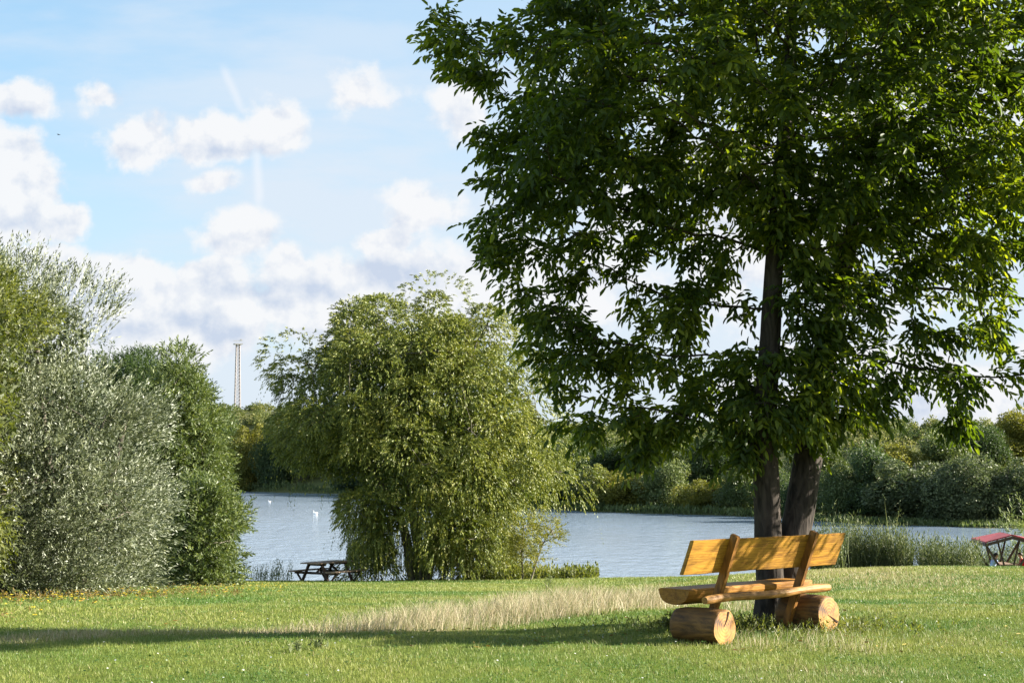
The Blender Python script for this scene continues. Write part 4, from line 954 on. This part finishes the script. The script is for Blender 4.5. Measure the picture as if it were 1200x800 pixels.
# ------------------------------------------------------------------ roofed picnic shelter, cut by the right edge
M_RED = plain('red_roof', (.34, .05, .055), .55, .3, 2.5, .25)
def shelter():
    d = 80.0; b = on_ground(1182, d); root = empty('picnic_shelter', b, 0, 'small picnic shelter with a red roof on crossed timber legs at the right edge', 'shelter')
    def Q(px, py, dd): v = P(px, py, dd); return Vector(v) - b
    A = Q(1138, 630, 81.6); Bc = Q(1155, 634.5, 78.4); Cc = Q(1186, 626, 78.4); Dd = Q(1172, 623.2, 81.6)
    def slab(name, q, th, mat):
        bm = bmesh.new(); lo = [bm.verts.new(v - Vector((0, 0, th))) for v in q]; hi = [bm.verts.new(v) for v in q]
        bm.faces.new(hi); bm.faces.new(lo[::-1])
        for i in range(4): bm.faces.new((lo[i], lo[(i + 1) % 4], hi[(i + 1) % 4], hi[i]))
        bmesh.ops.recalc_face_normals(bm, faces=bm.faces); return from_bm(name, bm, mat, root)
    E1 = Cc + (Cc - Bc) * Vector((1, 1, -1)); E2 = Dd + (Dd - A) * Vector((.9, 1, -.9))
    slab('roof_slope', [Bc, Cc, Dd, A], .06, M_RED); slab('roof_slope', [Cc + Vector((.02, 0, 0)), E1, E2, Dd + Vector((.02, 0, 0))], .06, M_RED)
    for a, c in ((A, Bc), (Bc, Cc), (Cc, E1)):
        bm = bmesh.new(); o = Vector((0, -.05, -.14)); bm_bar(bm, a + o, c + o, .05, .13); from_bm('fascia', bm, M_DARKWOOD, root)
    cx = Cc.x; ez = Bc.z - .12
    for y in (-1.1, 1.1):
        for s in (-1, 1):
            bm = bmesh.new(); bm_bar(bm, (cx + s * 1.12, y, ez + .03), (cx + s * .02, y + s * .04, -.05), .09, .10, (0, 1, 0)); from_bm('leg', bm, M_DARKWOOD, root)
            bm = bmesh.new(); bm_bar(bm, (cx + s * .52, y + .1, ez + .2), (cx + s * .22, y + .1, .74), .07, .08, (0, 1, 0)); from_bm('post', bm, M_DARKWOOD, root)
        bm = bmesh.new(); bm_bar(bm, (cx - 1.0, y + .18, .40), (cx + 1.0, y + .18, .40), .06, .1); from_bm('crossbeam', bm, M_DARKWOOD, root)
    for x0, w, z, nm in ((0, .72, .76, 'tabletop'), (-.78, .3, .46, 'seat'), (.78, .3, .46, 'seat')):
        bm = bmesh.new(); nb = 3 if w > .5 else 2
        for i in range(nb): bm_box(bm, (cx + x0 - w / 2 + w / nb * (i + .5), 0, z), (w / nb - .012, 2.0, .05), None, .006)
        from_bm(nm, bm, M_GREYWOOD, root)
    return b, cx
sb, scx = shelter()

# ------------------------------------------------------------------ people
M_SKIN = plain('skin', (.48, .28, .19), .55, .3, 20, .1)
M_HAIR = plain('dark_hair', (.02, .015, .012), .5, .4, 30, .3)
M_BLUE = plain('pale_blue_cloth', (.42, .52, .74), .85, .1, 12, .15)
M_REDC = plain('red_cloth', (.50, .02, .03), .85, .1, 12, .15)
M_JEANS = plain('dark_cloth', (.03, .035, .06), .85, .1, 12, .2)
def skin_obj(name, verts, edges, rad, mat, parent, rootv=0, sub=2):
    me = bpy.data.meshes.new(name); me.from_pydata(verts, edges, []); o = link(name, me, mat, parent)
    md = o.modifiers.new('skin', 'SKIN'); md.use_smooth_shade = True
    for i, r in enumerate(rad):
        s = me.skin_vertices[0].data[i]; s.radius = (r, r) if not isinstance(r, tuple) else r; s.use_root = (i == rootv)
    sm = o.modifiers.new('sub', 'SUBSURF'); sm.levels = sub; sm.render_levels = sub
    return o
def sitting_person(loc, rz, label, shirt):
    root = empty('person', loc, rz, label, 'person')     # faces local +X, hips at z .52
    v = []; e = []; r = []
    def a(p, rad, par=None):
        v.append(p); r.append(rad); i = len(v) - 1
        if par is not None: e.append((par, i))
        return i
    pel = a((0, 0, .56), (.15, .12)); wa = a((.03, 0, .72), (.13, .11), pel); ch = a((.09, 0, .90), (.15, .12), wa); sh = a((.14, 0, 1.02), (.11, .09), ch)
    nk = a((.18, 0, 1.10), .052, sh); hd = a((.21, 0, 1.17), (.075, .08), nk); h2 = a((.235, 0, 1.25), (.085, .095), hd); h3 = a((.23, 0, 1.31), (.06, .07), h2)
    a((.335, 0, 1.215), .012, h2)                        # nose
    for s in (-1, 1):
        a((.23, s * .10, 1.225), .014, h2)               # ear
        th = a((.05, s * .10, .55), .095, pel); kn = a((.46, s * .13, .54), .062, th); an = a((.44, s * .13, .12), .042, kn); a((.58, s * .14, .05), .035, an)
        s1 = a((.14, s * .17, .99), .058, sh); el = a((.26, s * .24, .78), .042, s1); wr = a((.46, s * .14, .83), .028, el); pm = a((.53, s * .12, .835), (.036, .018), wr)
        for k, (dy, ln) in enumerate(((-.026, .07), (-.009, .08), (.009, .076), (.026, .062))):
            f1 = a((.53 + ln * .55, s * .12 + dy, .84), .009, pm); a((.53 + ln, s * .12 + dy * 1.1, .822), .0075, f1)
        t1 = a((.50, s * .085, .84), .011, pm); a((.535, s * .06, .838), .009, t1)
    body = skin_obj('body', v, e, r, M_SKIN, root)
    # clothes as separate shells
    vs = [(0, 0, .57), (.03, 0, .73), (.09, 0, .90), (.14, 0, 1.02), (.165, 0, 1.06)]; es = [(0, 1), (1, 2), (2, 3), (3, 4)]; rs = [(.165, .135), (.15, .13), (.17, .14), (.13, .11), (.07, .07)]
    for s in (-1, 1):
        i = len(vs); vs += [(.14, s * .17, 1.0), (.20, s * .205, .89)]; es += [(3, i), (i, i + 1)]; rs += [.074, .062]
    skin_obj('shirt', vs, es, rs, shirt, root)
    vs = [(0, 0, .555)]; es = []; rs = [(.16, .14)]
    for s in (-1, 1):
        i = len(vs); vs += [(.05, s * .10, .55), (.46, s * .13, .54), (.44, s * .13, .16)]; es += [(0, i), (i, i + 1), (i + 1, i + 2)]; rs += [.108, .075, .058]
    skin_obj('trousers', vs, es, rs, M_JEANS, root)
    bm = bmesh.new(); bmesh.ops.create_icosphere(bm, subdivisions=3, radius=1)
    for q in bm.verts:
        c = q.co.copy(); k = 1 + .05 * mnoise.noise(c * 4); lo = c.z < -.1 and c.x > -.2
        q.co = Vector((.212 + c.x * .105 * k - (.02 if c.z < 0 else 0), c.y * .095 * k, 1.285 + c.z * (.085 if c.z > 0 else .12 * (1 if c.x < 0 else .1)) * k))
    from_bm('hair', bm, M_HAIR, root, True)
    for s in (-1, 1):
        bm = bmesh.new(); bmesh.ops.create_uvsphere(bm, u_segments=8, v_segments=6, radius=.011); bmesh.ops.translate(bm, vec=(.318, s * .033, 1.245), verts=bm.verts); from_bm('eye', bm, M_CRACK, root, True)
    return root
p1 = Vector(P(1161.0, 600, 79.2)); x_seat = sb.x + scx - .78
sitting_person((p1.x, 79.2, gz(x_seat, 80) - .06), R(12), 'person in a pale blue shirt sitting at the shelter table', M_BLUE)
p2 = Vector(P(1203, 600, 79.6)); sitting_person((p2.x - .12, 79.6, gz(x_seat, 80) - .06), R(172), 'person in a red top at the right edge under the shelter', M_REDC)

# ------------------------------------------------------------------ lattice mast on the hill
def mast():
    d = 600.0; top = P(279, 399, d); bz = gz(top[0], d); H = top[2] - bz
    root = empty('lattice_mast', (top[0], d, bz), R(20), 'slender pale lattice mast with a platform on the far hill', 'mast')
    M = plain('pale_painted_steel', (.33, .30, .30), .6, .4, 1, .2)
    def hw(z): return 1.0 - (1.0 - .55) * z / H
    for sx in (-1, 1):
        for sy in (-1, 1):
            bm = bmesh.new(); bm_bar(bm, (sx * hw(0), sy * hw(0), 0), (sx * hw(H * .955), sy * hw(H * .955), H * .955), .2, .2); from_bm('leg', bm, M, root)
    bm = bmesh.new(); n = 22
    for i in range(n):
        z0 = H * .955 * i / n; z1 = H * .955 * (i + 1) / n; a = hw(z0); b_ = hw(z1)
        for (p, q) in (((-1, -1), (1, -1)), ((1, -1), (1, 1)), ((1, 1), (-1, 1)), ((-1, 1), (-1, -1))):
            bm_bar(bm, (p[0] * a, p[1] * a, z0), (q[0] * b_, q[1] * b_, z1), .08, .08); bm_bar(bm, (q[0] * a, q[1] * a, z0), (p[0] * b_, p[1] * b_, z1), .08, .08); bm_bar(bm, (p[0] * b_, p[1] * b_, z1), (q[0] * b_, q[1] * b_, z1), .08, .08)
    from_bm('lattice_bracing', bm, M, root)
    bm = bmesh.new(); bm_box(bm, (0, 0, H * .957), (2.9, 2.9, .35)); from_bm('platform', bm, M_STEEL, root)
    bm = bmesh.new()
    for s in (-1, 1):
        for q in (-1, 1): bm_bar(bm, (s * 1.05, q * 1.05, H * .957), (s * 1.05, q * 1.05, H), .07, .07)
    for s in (-1, 1): bm_bar(bm, (-1.7, s * 1.05, H - .05), (1.7, s * 1.05, H - .05), .1, .1)
    from_bm('railing', bm, M_STEEL, root)
    bm = bmesh.new(); bm_bar(bm, (.8, -1.05, H), (.8, -1.05, H + 1.1), .07, .07); bm_box(bm, (.85, -1.1, H + .25), (.7, .3, .4), None, .05); from_bm('antenna', bm, M_STEEL, root)
mast()

# ------------------------------------------------------------------ birds
M_WHITE = plain('white_feathers', (.8, .8, .8), .7, .2, 10, .05)
M_BLACKB = plain('dark_feathers', (.03, .03, .035), .7, .2, 10, .1)
M_BEAK = plain('orange_beak', (.6, .2, .03), .5)
def water_bird(px, py, label, s=1.0):
    a, b_ = ray(px, py); d = WATER / b_; root = empty('swan', (a * d, d, WATER + E), R(200), label, 'bird', 'white birds on the lake'); root.scale = (s, s, s)
    v = [(-.34, 0, .16), (-.18, 0, .12), (.05, 0, .10), (.24, 0, .12), (.34, 0, .24), (.30, 0, .42), (.33, 0, .54), (.39, 0, .55)]
    skin_obj('body', v, [(i, i + 1) for i in range(7)], [.03, (.12, .11), (.17, .14), (.12, .11), .05, .035, .045, .03], M_WHITE, root, 2)
    for q in (-1, 1): skin_obj('wing', [(.15, q * .12, .18), (-.05, q * .15, .22), (-.30, q * .07, .24)], [(0, 1), (1, 2)], [(.05, .06), (.05, .09), (.015, .02)], M_WHITE, root, 1)
    bm = bmesh.new(); bmesh.ops.create_cone(bm, segments=8, radius1=.022, radius2=.004, depth=.09, cap_ends=True, matrix=Matrix.Translation((.45, 0, .54)) @ Matrix.Rotation(R(90), 4, 'Y')); from_bm('beak', bm, M_BEAK, root)
water_bird(370, 602, 'white swan on the open water left of the willow', .8)
water_bird(316, 588, 'smaller white bird farther out on the lake near the far reeds', .6)
def flying_bird():
    p = P(69, 158, 150.0); root = empty('flying_bird', Vector(p), R(160), 'tiny dark bird flying in the sky beside the left cloud', 'bird')
    skin_obj('body', [(-.14, 0, 0), (-.05, 0, 0), (.06, 0, .01), (.13, 0, .02), (.17, 0, .02)], [(0, 1), (1, 2), (2, 3), (3, 4)], [.012, .035, .04, .026, .006], M_BLACKB, root, 2)
    for s in (-1, 1):
        bm = bmesh.new(); q = [(.06, s * .02, .015), (.08, s * .14, .06), (.02, s * .30, .02), (-.02, s * .14, .045), (-.05, s * .02, .01)]; f = bm.faces.new([bm.verts.new(c) for c in q])
        e_ = bmesh.ops.extrude_face_region(bm, geom=[f]); bmesh.ops.translate(bm, vec=(0, 0, .008), verts=[w for w in e_['geom'] if isinstance(w, bmesh.types.BMVert)]); from_bm('wing', bm, M_BLACKB, root)
flying_bird()
